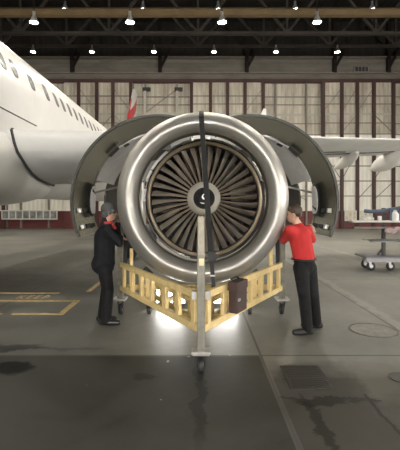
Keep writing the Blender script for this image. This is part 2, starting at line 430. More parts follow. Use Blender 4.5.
def strip_window(idx, xa, xb, ya, yb, n, pane, seed, d=WY-0.25, rows=1):
    k = d/F; X0, X1 = (xa-CX)*k, (xb-CX)*k; Z0, Z1 = CAM_H-(yb-CY)*k, CAM_H-(ya-CY)*k
    r = bpy.data.objects.new('window_%d' % idx, None); COL.objects.link(r); r.location = ((X0+X1)/2, d, Z0); r['kind'] = 'structure'
    f = MB(); t = 0.10
    for zz in [Z0+(Z1-Z0)*j/rows for j in range(rows+1)]: f.box(((X0+X1)/2, d, zz), (X1-X0+t, 0.12, t))
    for j in range(n+1): f.box((X0+(X1-X0)*j/n, d, (Z0+Z1)/2), (t, 0.12, Z1-Z0))
    f.build('window_frame', M_wframe, r)
    for j in range(n):
        for q in range(rows):
            a = X0+(X1-X0)*(j+.5)/n; zc = Z0+(Z1-Z0)*(q+.5)/rows
            MB().box((a, d+0.03, zc), ((X1-X0)/n-t, 0.03, (Z1-Z0)/rows-t)).build('pane', pane, r)
strip_window(1, 2, 57, 210.7, 219, 8, M_pane, 1)
strip_window(2, 345, 356, 211, 220.5, 3, M_pcream, 2, rows=1)
strip_window(3, 360, 372, 211, 220.5, 3, M_pcream, 3, rows=1)

# roof steel
def truss(label, y, zb, zt, bay, th):
    r = thing('roof_truss', (0, y, zb), label, 'roof truss', 'trusses under the hangar roof')
    MB().box((0, y, zb), (63.5, 0.28, th)).build('bottom_chord', M_truss, r)
    MB().box((0, y, zt), (63.5, 0.28, th)).build('top_chord', M_truss, r)
    n = int(30/bay)
    for i in range(-n, n):
        x = i*bay
        b = MB(); b.bar((x, y, zb), (x, y, zt), .16, .16, (0,1,0))
        b.bar((x, y, zb), (x+bay/2, y, zt), .2, .2, (0,1,0)); b.bar((x+bay/2, y, zt), (x+bay, y, zb), .2, .2, (0,1,0))
        b.build('web', M_truss, r)
truss('dark steel roof truss nearer the camera, just behind the ochre beam', 31.5, 15.2, 19.6, 7.0, 0.26)
truss('dark steel roof truss nearest the far door, below the roof deck', 36.5, 16.2, 19.6, 6.0, 0.22)
b = MB().box((0, 25, 13.70), (63.6, 0.25, 0.34)); b.box((0, 25, 13.86), (63.6, 0.4, 0.05)); b.box((0, 25, 13.53), (63.6, 0.4, 0.05))
tag(b.build('crane_beam', M_beam), 'long ochre crane beam running across the hangar under the roof', 'beam')
for (p, lab) in ((72, 'dark knee brace on the far wall above the airliner roof'), (160, 'dark knee brace on the far wall above the pale gantry'), (247, 'dark knee brace on the far wall, right of the strap line'), (335, 'dark knee brace on the far wall above the right wing'), (389, 'dark knee brace on the far wall at the right edge')):
    X = wx(p); r = thing('knee_brace', (X, WY+.2, 14.9), lab, 'brace', 'knee braces on the far wall')
    MB().box((X, WY+0.1, 17.3), (0.35, 0.35, 5.0)).build('wall_post', M_roof, r)
    MB().bar((X, WY, 15.2), (X+1.6, WY-.1, 18.2), 0.22, 0.22).build('strut', M_roof, r)
    MB().bar((X, WY, 17.0), (X-2.2, WY-.1, 19.4), 0.22, 0.22).build('strut', M_roof, r)
X = wx(362)
r = thing('wall_vent', (X, WY, wz(69)), 'small dark slatted vent box high on the far wall at right', 'vent')
MB().box((X, WY+.2, wz(69)), (1.4, .2, .55)).build('vent_housing', M_pale, r)
b = MB()
for i in range(4): b.box((X-.5+i*.33, WY+.06, wz(69)), (.22, .1, .42))
b.build('louvre', M_black, r)

# lamps
def lamp(label, loc, rod, rr, glow):
    x, y, z = loc
    r = thing('high_bay_lamp', (x, y, z), label, 'hangar lamp', 'high bay lamps under the roof')
    MB().revolve([(0.0, rr*1.05), (0.10, rr*0.98), (0.28, rr*0.62), (0.40, rr*0.40), (0.62, rr*0.36), (0.66, 0.0)], (x, y, z), 'z', 20).build('reflector', M_shade, r, smooth=40)
    MB().revolve([(0.0, 0.0), (0.0, rr), (0.05, rr*.97), (0.05, 0.0)], (x, y, z-0.01), 'z', 20).build('diffuser', glow, r)
    MB().tube([(x, y, z+.64), (x, y, z+.66+rod)], 0.025, 6).build('hanging_rod', M_roof, r)
    return r
def place(src, label, loc):
    c = copy_tree(src); c.location = loc; c['label'] = label; return c
ORD = ['leftmost', 'second', 'third', 'fourth', 'fifth', 'sixth', 'seventh', 'eighth']
def lamprow(pxs, d, z, rowname, rr, glow):
    src = None
    for i, p in enumerate(pxs):
        x = (p-CX)*d/F
        lab = '%s lamp %s' % (ORD[i] + ('' if i else ' hanging') , rowname)
        if src is None: src = lamp(lab, (x, d, z), 20.0-z-.66, rr, glow)
        else: place(src, lab, (x, d, z))
lamprow((65, 143, 218, 295, 372), 28.9, 15.80, 'from left in the row above the ochre crane beam', 0.22, M_lamp_far)
lamprow((34, 130, 222, 317), 23.0, 12.2, 'from left in the larger row hung below the crane beam', 0.22, M_lamp)
lamprow((33, 92, 154, 214, 276, 337.5), 36.0, 15.47, 'from left in the low row nearest the far door', 0.20, M_lamp_far)
NEAR = ((18.5, (-17, -9.5, -3.2, 3.4, 9.7, 17)), (13.5, (-19, -12, -5.5, 1.2, 7.5, 14)), (8.5, (-12, -3, 5, 13)), (1.0, (-10, 0.5, 9)), (-9.0, (-9, 2, 11)))  # lamps added above the view to light the scene
src = None
for y, xs in NEAR:
    for x in xs:
        lab = 'added round high bay lamp out of view above the airliner and the camera'
        if src is None: src = lamp(lab, (x, y, 13.2), 20.0-13.2-.66, 0.22, M_lamp if y > 9 else M_lamp_added)
        else:
            c = place(src, lab, (x, y, 13.2))
            if y < 9:
                for ch in c.children:
                    if ch.name.startswith('diffuser'): ch.data = ch.data.copy(); ch.data.materials[0] = M_lamp_added
for i, x in enumerate((-17, -10.5, -4, 3, 9.5, 16)):  # fill lights added on the unseen front wall to light the engine
    f = thing('fill_light', (x, -21.8, 5.0), 'added fill lamp behind the camera, on the unseen front wall', 'fill_light', 'added fill lamps on the front wall')
    MB().box((x, -21.72, 5.0), (1.3, .5, .9)).build('housing', M_shade, f, bevel=.03)
    MB().box((x, -21.455, 5.0), (1.2, .03, .8)).build('lamp_face', M_fill, f)

for y in (-6, 3, 12):  # side fill lights added on the unseen right wall to light the fuselage
    f = thing('fill_light', (31.8, y, 5.0), 'added fill lamp outside the picture on the unseen right wall', 'fill_light', 'added fill lamps on the right wall')
    MB().box((31.72, y, 5.0), (.5, 1.3, .9)).build('housing', M_shade, f, bevel=.03)
    MB().box((31.455, y, 5.0), (.03, 1.2, .8)).build('lamp_face', M_fill_side, f)
# pale gantry in front of the door
X0, X1, Yg = (145-CX)*37.5/F, (177-CX)*37.5/F, 37.5
zg = fz(Yg); zt = CAM_H+(205-91)*37.5/F
r = thing('steel_gantry', ((X0+X1)/2, Yg, zg), 'pale steel goalpost gantry with dark heads standing before the far door', 'gantry')
for x in (X0, X1):
    MB().box((x, Yg, (zg+zt)/2), (0.22, 0.22, zt-zg)).build('upright', M_girt, r)
    MB().box((x+.15, Yg, zt+.15), (0.75, 0.3, 0.32)).build('head', M_black, r)
MB().box(((X0+X1)/2, Yg, CAM_H+(205-114)*37.5/F), (X1-X0, 0.16, 0.26)).build('crossbar', M_girt, r)

# ================================================================== FLOOR FITTINGS AND MARKINGS
def strip(x0, y0, x1, y1, wd=0.085):
    m = MB(); a, c = Vector((x0, y0, 0)), Vector((x1, y1, 0)); d = (c-a).normalized(); n = Vector((-d.y, d.x, 0))*wd/2
    up = Vector((0,0,.003))
    m.poly([a-n, c-n, c+n, a+n], up); return m
tag(strip(-4.6, 7.72, -2.68, 7.72, .09).build('floor_line', M_line), 'worn yellow line on the floor above the painted word', 'floor line', 'yellow floor lines')
r = thing('floor_box_marking', (-3, 6.7, 0), 'worn yellow box outline painted on the floor left of the man in black', 'floor marking')
strip(-4.2, 7.1, -2.10, 7.1).build('top_line', M_line, r); strip(-2.14, 7.06, -2.14, 6.20, .10).build('side_line', M_line, r)
strip(-2.9, 6.24, -2.16, 6.24).build('bottom_line', M_line, r); strip(-4.0, 6.24, -3.05, 6.24, .07).build('bottom_line', M_line, r)
tag(strip(-2.15, 7.85, -2.15, 9.0, .09).build('floor_line', M_line), 'short yellow floor line behind the man in black', 'floor line', 'yellow floor lines')
tc = bpy.data.curves.new('floor_word', 'FONT'); tc.body = 'KEEP'; tc.size = 0.38; tc.extrude = 0.0015; tc.space_character = 1.25
to = bpy.data.objects.new('floor_word', tc); COL.objects.link(to)
dgx = bpy.context.evaluated_depsgraph_get(); tm = bpy.data.meshes.new_from_object(to.evaluated_get(dgx)); bpy.data.objects.remove(to)
to = bpy.data.objects.new('floor_word', tm); COL.objects.link(to); tm.materials.clear(); tm.materials.append(mat('faded_letter_paint', (.58, .45, .22), .6, var=.25, scale=14)); to.location = (-3.33, 7.26, 0.0022); to.scale = (.60, 1, 1)
tag(to, 'word in worn yellow letters painted on the floor inside the lines', 'floor marking')

r = thing('drain_grate', (1.065, 3.95, 0), 'rectangular slotted iron drain grate set in the floor at right', 'drain grate')
b = MB()
for (x0, x1, y0, y1) in ((.865, .89, 3.68, 4.22), (1.24, 1.265, 3.68, 4.22), (.89, 1.24, 3.68, 3.705), (.89, 1.24, 4.195, 4.22)): b.box(((x0+x1)/2, (y0+y1)/2, .004), (x1-x0, y1-y0, .008))
b.build('frame', M_iron, r)
MB().box((1.065, 3.95, .002), (.35, .49, .003)).build('pit', M_black, r)
b = MB()
for i in range(12): b.box((1.065, 3.725+i*.0409, .005), (.35, .018, .006))
b.build('slats', mat('grate_bars', (.055, .052, .044), .4, .5), r)
r = thing('manhole_cover', (2.38, 5.44, 0), 'large round worn manhole cover in the floor beside the man in red', 'manhole cover')
MB().revolve([(0, .295), (.005, .295), (.005, .32), (0, .32)], (2.38, 5.44, 0), 'z', 40).build('rim', mat('worn_rim', (.11, .105, .09), .45, .3, var=.3, scale=9), r)
MB().revolve([(.004, 0), (.004, .288), (0, .288)], (2.38, 5.44, 0), 'z', 40).build('lid', mat('worn_lid', (.20, .195, .17), .4, .3, var=.35, scale=9), r)
r = thing('manhole_cover', (2.0, 3.93, 0), 'small dark round floor cover at the right edge, nearer the camera', 'manhole cover')
MB().revolve([(0, .10), (.008, .10), (.008, .12), (0, .12)], (2.0, 3.93, 0), 'z', 32).build('rim', M_iron, r)
MB().revolve([(.006, 0), (.006, .097), (0, .097)], (2.0, 3.93, 0), 'z', 32).build('lid', M_black, r)

# ================================================================== AIRLINER
FX, FZ, FR = -5.75, 3.9, 1.98
plane = thing('airliner', (FX, 12, 0), 'white airliner with its engine cowls open, filling the left side', 'airliner')
prof = [(-6.0, .02, -.55), (-5.8, .32, -.52), (-5.3, .70, -.45), (-4.4, 1.15, -.32), (-3.0, 1.58, -.17), (-1.2, 1.87, -.05), (0.8, FR, 0)] + [(k, FR, 0) for k in range(3, 25, 3)] + \
       [(26, 1.93, .05), (29, 1.65, .30), (32, 1.22, .68), (35, .72, 1.05), (37.5, .28, 1.30), (38.0, .12, 1.34)]
rows = []
for (y, r_, dz) in prof:
    rows.append([Vector((FX+r_*math.cos(2*PI*k/56), y, FZ+dz+r_*1.04*math.sin(2*PI*k/56) if False else FZ+dz+r_*math.sin(2*PI*k/56))) for k in range(56)])
MB().grid(rows, True, True).build('fuselage', M_white, plane, smooth=True)
# cabin windows on the engine side, recessed dark panes in pale frames
def fus_pt(y, zc, off=0.0):
    a = math.asin(max(-1, min(1, (zc-FZ)/FR))); return Vector((FX+(FR+off)*math.cos(a), y, FZ+(FR+off)*math.sin(a)))
WZ = 4.58
def cabin_window(y, big=False):
    hw, hh = (.13, .19) if not big else (.14, .21)
    def ringp(s, off):
        out = []
        for k in range(20):
            q = 2*PI*k/20; c, n = math.cos(q), math.sin(q)
            e = .62
            out.append(fus_pt(y+hw*s*math.copysign(abs(c)**e, c), WZ+hh*s*math.copysign(abs(n)**e, n), off))
        return out
    f = MB().grid([ringp(1.04, .003), ringp(.74, .004)], True).build('cabin_window', M_seam, plane)
    pts = ringp(.76, .005); MB().add(pts, [tuple(range(20))]).build('window_pane', M_glass, f)
wy = [7.4, 7.93, 8.45, 9.32, 10.24, 10.96] + [11.52+.60*i for i in range(15)]
for i, y in enumerate(wy): cabin_window(y, i in (3, 4))
b = MB(); b.tube([fus_pt(y, 3.60-.012*(y-6), .004) for y in [4+.6*k for k in range(10)]], .014, 5)
b.build('panel_seam', M_seam, plane)
# belly fairing
rows = []
for (y, hw, zt_, zb_) in ((.5, .4, 2.6, 1.95), (1.6, 1.15, 2.9, 1.82), (3, 1.58, 3.2, 1.70), (5, 1.84, 3.5, 1.62), (7, 1.93, 3.7, 1.60), (8.3, 1.93, 3.7, 1.60), (9.2, 1.86, 3.6, 1.62), (10.2, 1.77, 3.4, 1.66), (11.2, 1.63, 3.1, 1.73), (11.9, 1.40, 2.9, 1.80), (12.6, .95, 2.7, 1.92), (13.2, .3, 2.4, 2.0)):
    rows.append([])
    for k in range(36):
        q = 2*PI*k/36; c, s_ = math.cos(q), math.sin(q); e = .72
        rows[-1].append(Vector((FX+hw*math.copysign(abs(c)**e, c), y, (zt_+zb_)/2+(zt_-zb_)/2*math.copysign(abs(s_)**e, s_))))
MB().grid(rows, True, True).build('belly_fairing', mat('fairing_paint', (.68, .67, .63), .36, var=.06, scale=1.2), plane, smooth=True)
# wing
def wing_sec(X):
    yl = 10.1+.5*X; zl = 3.485+.064*X
    if X < .6: t = (X+5)/5.6; ch = 3.25+(2.9-3.25)*t; drop = .98-.58*t
    else: t = (X-.6)/(11.3-.6); ch = 2.9+(1.5-2.9)*t; drop = .40-.18*t
    return yl, zl, ch, drop
def wing_pt(X, u, side):          # u 0..1 along chord
    yl, zl, ch, drop = wing_sec(X); th = .135*ch*(2.9*(.2969*math.sqrt(u)-.126*u-.3516*u*u+.2843*u**3-.1015*u**4)*.62*2.0)
    z = zl-drop*u+(th*.55 if side > 0 else -th*.45)
    if side < 0:                  # the deep root section, thinning out towards the engine
        k = max(0.0, min(1.0, (.6-X)/2.6)); pr = ((0, 0), (.01, .16), (.03, .30), (.07, .44), (.13, .56), (.22, .68), (.35, .80), (.5, .88), (.65, .92), (.8, .95), (.92, .96), (1, .96))
        dz = pr[-1][1]
        for (a, za), (c, zc) in zip(pr, pr[1:]):
            if u <= c: dz = za+(zc-za)*(u-a)/(c-a); break
        z = z*(1-k)+(zl-dz)*k
    elif side > 0 and u >= 1:
        pass
    return Vector((X, yl+ch*u, z))
US = [0, .01, .03, .07, .13, .22, .35, .5, .65, .8, .92, 1]
def sec_loop(X): return [wing_pt(X, u, 1) for u in US]+[wing_pt(X, u, -1) for u in reversed(US[1:-1])]
XS = [-5.6, -5, -4.4, -4, -3.5, -3, -2, -1, 0, .6, 2, 4, 6, 8, 10, 11.3]
wg = MB().grid([sec_loop(X) for X in XS], True, True).build('wing', M_grey, plane, smooth=40)
# bright leading edge slat
rows = []
for X in [-3.95, -3, -2, -1, 0, 1, 2, 3, 4, 5, 6, 7, 8, 9, 10, 11.2]:
    loop = [wing_pt(X, u, 1)+Vector((0, 0, .008)) for u in (.16, .11, .07, .03, .01)]+[wing_pt(X, 0, 1)+Vector((0, -.012, 0))]+[wing_pt(X, u, -1)+Vector((0, 0, -.008)) for u in (.01, .03, .06)]
    rows.append(loop)
MB().grid(rows).build('leading_edge_slat', M_white, plane, smooth=True)
# root seal following the wing section
b = MB(); b.tube([wing_pt(-3.83, u, 1)+Vector((0,0,.01)) for u in (.10, .05, .02)]+[wing_pt(-3.82, 0, 1)]+[wing_pt(-3.80+.06*min(1, u/.13)-.32*u, u, -1)+Vector((0,0,-.015)) for u in (.02, .06, .13, .22, .35, .5, .65, .8, 1)], .032, 6)
b.build('root_seal', M_seam, plane, smooth=True)
def canoe(X, ln, hw, hh, back):
    yl, zl, ch, drop = wing_sec(X); y0 = yl+ch*.45; rows = []
    for (t, k) in ((0, .04), (.06, .42), (.16, .74), (.32, .97), (.5, 1), (.68, .82), (.84, .5), (.95, .2), (1, .03)):
        zc = zl-drop*(.45+t*ln/ch)-.08-hh*.45
        rows.append([Vector((X+hw*k*math.cos(2*PI*j/18), y0+t*ln, zc+hh*k*math.sin(2*PI*j/18)+.05*t)) for j in range(18)])
    MB().grid(rows, True, True).build('flap_track_fairing', M_white, plane, smooth=True)
canoe(2.3, 2.6, .16, .22, 0); canoe(5.6, 2.6, .17, .24, 0); canoe(7.6, 2.9, .34, .34, 0); canoe(-3.4, 2.6, .16, .22, 0)
b = MB()
for (xa, xb, u) in ((3.2, 5.2, .62), (4.0, 6.2, .74), (5.8, 8.0, .70)):
    b.tube([wing_pt(xa+(xb-xa)*t/6, u+.02*math.sin(t), -1)+Vector((0,0,-.012)) for t in range(7)], .022, 5)
b.build('flap_gap', M_seam, plane)
# fin and tailplane
def slab(sections, th):
    rows = []
    for (y0, y1, x, z) in sections:
        c = y1-y0; pts = []
        for (u, t) in ((0, 0), (.05, .5), (.25, 1), (.6, .75), (1, .05), (.6, -.75), (.25, -1), (.05, -.5)): pts.append((y0+c*u, t*th*c*.045))
        rows.append((x, z, pts))
    return rows
MB().grid([[Vector((x+t, y, z)) for (y, t) in pts] for (x, z, pts) in slab([(29.5, 36.6, FX, 5.3), (30.2, 36.7, FX, 6.0), (33.2, 37.1, FX, 9.4), (35.4, 37.5, FX, 12.0)], 1)], True, True).build('fin', M_fin, plane, smooth=40)
for s_ in (-1, 1):
    MB().grid([[Vector((x, y, z+t)) for (y, t) in pts] for (x, z, pts) in slab([(33.0, 36.6, FX+s_*.4, 5.0), (36.0, 37.6, FX+s_*6.2, 5.5)], 1)], True, True).build('tailplane', M_white, plane, smooth=40)
# far side wing
MB().grid([[Vector((2*FX-p.x, p.y, p.z)) for p in sec_loop(X)] for X in XS], True, True).build('wing', M_grey, plane, smooth=40)
# pylon
MB().grid([[Vector((x+.06, y, z)) for x in (-wd, wd) for z in ((zb, zt_) if x < 0 else (zt_, zb))] for (y, wd, zb, zt_) in ((7.9, .06, 2.72, 2.80), (8.6, .2, 2.7, 3.1), (9.6, .24, 2.7, 3.45), (11.2, .24, 2.8, 3.6), (13.6, .06, 3.05, 3.35))], True, True).build('pylon', M_white, plane)
# landing gear
for (x, y, r_) in ((FX-3.8, 13.6, .58), (FX+3.8, 13.6, .58), (FX, -.5, .38)):
    g_ = MB().tube([(x, y, 2.9 if abs(x-FX) > 1 else 2.1), (x, y, r_+fz(y))], .11, 10).build('gear_leg', M_steel, plane, smooth=True)
    for s_ in (-.32, .32):
        MB().revolve([(-.16, r_*.5), (-.18, r_*.88), (-.1, r_), (.1, r_), (.18, r_*.88), (.16, r_*.5)], (x+s_, y, r_+fz(y)), 'x', 24, closed=True).build('gear_wheel', M_wheel, g_, smooth=True)

# ================================================================== ENGINE
EX, EZ, EY = 0.10, 1.79, 6.15
eng = thing('jet_engine', (EX, EY, EZ-.9), 'large turbofan engine with dark blades behind the metal inlet ring', 'jet engine')
MB().revolve([(0, .835), (-.035, .84), (-.045, .86), (-.035, .883), (0, .888), (.12, .885), (.12, .835)], (EX, EY, EZ), 'y', 96, closed=True).build('fan_case_ring', M_ring, eng, smooth=50)
MB().revolve([(.03, .832), (.10, .832), (.5, .845), (1.2, .84), (1.2, .915), (.3, .915), (.12, .905), (.03, .89)], (EX, EY, EZ), 'y', 72, closed=True).build('fan_case', M_dark, eng, smooth=40)
MB().revolve([(.13, .885), (.13, .955), (.17, .955), (.17, .885)], (EX, EY, EZ), 'y', 72, closed=True).build('front_flange', M_dark, eng)
# blades
rows = []
NR, NC = 12, 9
def blade_pt(r, t, sidew):
    k = (r-.25)/(.825-.25)
    tan = .024+.060*k**1.05; ax = .17-.05*k
    camb = .16*(1-.5*k)*t*(1-t)*4*.05
    sweep = .015*math.sin(PI*k)
    th = (.010-.006*k)*math.sin(PI*min(1, max(0, t*.96+.02)))
    T = (t-.5)*tan + camb + sweep + sidew*th*.8
    Y = .03+.02*k+t*ax - sidew*th*.5
    return T, Y
def blade_mesh(ang):
    m = MB(); rows = []
    for i in range(NR+1):
        r = .25+(.825-.25)*i/NR; loop = []
        for (t, sd) in [(j/NC, 1) for j in range(NC+1)]+[(j/NC, -1) for j in range(NC, -1, -1)]:
            T, Y = blade_pt(r, t, sd)
            q = ang - T/r                       # clockwise seen from the front
            loop.append(Vector((EX+r*math.cos(q), EY+Y, EZ+r*math.sin(q))))
        rows.append(loop)
    return m.grid(rows, True, True)
for i in range(36):
    blade_mesh(2*PI*(i+.35)/36).build('fan_blade', M_blade, eng, smooth=50)
# spinner
MB().revolve([(.20, .262), (.06, .262), (.0, .250), (-.09, .220), (-.20, .165), (-.205, .160)], (EX-.01, EY, EZ+.01), 'y', 48).build('spinner', M_spin, eng, smooth=True)
sp = MB().revolve([(-.19, .166), (-.22, .150), (-.28, .105), (-.32, .06), (-.338, .025), (-.342, 0.0)], (EX-.01, EY, EZ+.01), 'y', 40).build('spinner_nose', M_spinb, eng, smooth=True)
def nose_y(r):
    pr = [(0, -.342), (.025, -.338), (.06, -.32), (.105, -.28), (.150, -.22), (.166, -.19)]
    for (a, ya), (c, yc) in zip(pr, pr[1:]):
        if r <= c: return ya+(yc-ya)*(r-a)/(c-a)
    return -.19
def mark(pts, wd):
    m = MB(); rows = []
    for i, (a, c) in enumerate(pts):
        p = Vector((a, c)); t = (Vector(pts[min(i+1, len(pts)-1)])-Vector(pts[max(i-1, 0)])).normalized(); n = Vector((-t.y, t.x)); w_ = wd[i]
        row = []
        for s_ in (-1, 1):
            e = p+n*w_*s_; row.append(Vector((EX-.01+e.x, EY+nose_y(e.length)-.006, EZ+.01+e.y)))
        rows.append(row)
    return m.grid(rows)
mk = mark([(.012+.036*math.cos(q), .022+.036*math.sin(q)) for q in [math.radians(40+k*18) for k in range(15)]]+[(.022, .005), (.026, .022), (.014, .030)], [.006+.0006*k for k in range(15)]+[.013, .012, .006])
mk.build('spiral_mark', M_mark, eng, solid=.002)
mark([(-.060+.0105*k, -.062-.014*math.sin(PI*k/10)) for k in range(11)], [.003+.006*math.sin(PI*k/10) for k in range(11)]).build('nose_stripe', M_mark, eng, solid=.002)
# stator vanes and dark hub behind the fan
for i in range(40):
    q = 2*PI*i/40
    m = MB(); m.grid([[Vector((EX+rr*math.cos(q+dq), EY+.52+dy, EZ+rr*math.sin(q+dq))) for (dq, dy) in ((0, 0), (-.03, .12), (-.035, .25))] for rr in (.45, .65, .84)])
    m.build('stator_vane', M_blade, eng, solid=.006, smooth=True)
MB().revolve([(.20, .258), (.5, .45), (1.3, .5), (1.3, .0)], (EX, EY, EZ), 'y', 40).build('core_cowl', M_dark, eng, smooth=40)
MB().revolve([(.9, .48), (.92, .84)], (EX, EY, EZ), 'y', 40).build('duct_shade_disc', M_black, eng)  # black disc standing in for the shade deep in the duct
MB().revolve([(1.2, .90), (1.9, .62), (3.0, .42), (3.3, .25), (3.32, .0)], (EX, EY, EZ), 'y', 40).build('core_case', M_dark, eng, smooth=40)
# brackets, boxes and pipes round the fan case
rnd = random.Random(5)
for i in range(40):
    q = math.radians(rnd.choice((rnd.uniform(95, 255), rnd.uniform(10, 95), rnd.uniform(120, 240))))
    rr = rnd.uniform(.912, .945); s_ = rnd.uniform(.02, .05)
    R_ = Matrix.Rotation(-q+PI/2, 3, 'Y')
    MB().box((EX+rr*math.cos(q), EY+.09, EZ+rr*math.sin(q)), (s_*1.6, .06, s_*.6), R_).build('bracket', rnd.choice((M_steel, M_dark, M_steel, M_black)), eng, bevel=.004)
b = MB(); b.tube([(EX+.93*math.cos(math.radians(a)), EY+.07, EZ+.93*math.sin(math.radians(a))) for a in range(100, 262, 6)], .012, 8); b.build('fuel_pipe', M_steel, eng, smooth=True)
b = MB(); b.tube([(EX+.925*math.cos(math.radians(a)), EY+.05, EZ+.925*math.sin(math.radians(a))) for a in range(18, 92, 6)], .010, 8); b.build('fuel_pipe', M_steel, eng, smooth=True)
for (a0, a1) in ((128, 150), (152, 163), (103, 112), (170, 182)):
    b = MB().revolve([(.05, .915), (.05, .955), (.10, .955), (.10, .915)], (EX, EY, EZ), 'y', 10, math.radians(a0), math.radians(a1), closed=True)
    b.build('duct_panel', M_liner, eng, smooth=40)

# inlet cowl
IX, IY, IZ = 0.066, 5.20, 1.795
inl = thing('engine_inlet_cowl', (IX, IY+.4, IZ-1.2), 'polished metal engine inlet ring strapped to the yellow stand', 'engine inlet cowl')
lipp = [(.48, 1.205), (.34, 1.190), (.22, 1.165), (.13, 1.130), (.07, 1.090), (.03, 1.050), (.008, 1.015), (0, .990), (.008, .962), (.03, .936), (.07, .912), (.13, .896), (.20, .887)]
MB().revolve(lipp, (IX, IY, IZ), 'y', 128).build('lip', M_lip, inl, smooth=True)
MB().revolve([(.48, 1.205), (.6, 1.212), (.72, 1.215), (.72, 1.19), (.48, 1.18)], (IX, IY, IZ), 'y', 96, closed=True).build('outer_barrel', M_cowl_out, inl, smooth=40)
MB().revolve([(.20, .887), (.34, .886), (.5, .90), (.70, .935), (.70, .96), (.5, .92), (.34, .91), (.20, .91)], (IX, IY, IZ), 'y', 128, closed=True).build('inner_barrel', M_inner, inl, smooth=40)
MB().revolve([(.66, .95), (.66, 1.19), (.70, 1.19), (.70, .95)], (IX, IY, IZ), 'y', 96, closed=True).build('rear_bulkhead', M_dark, inl)

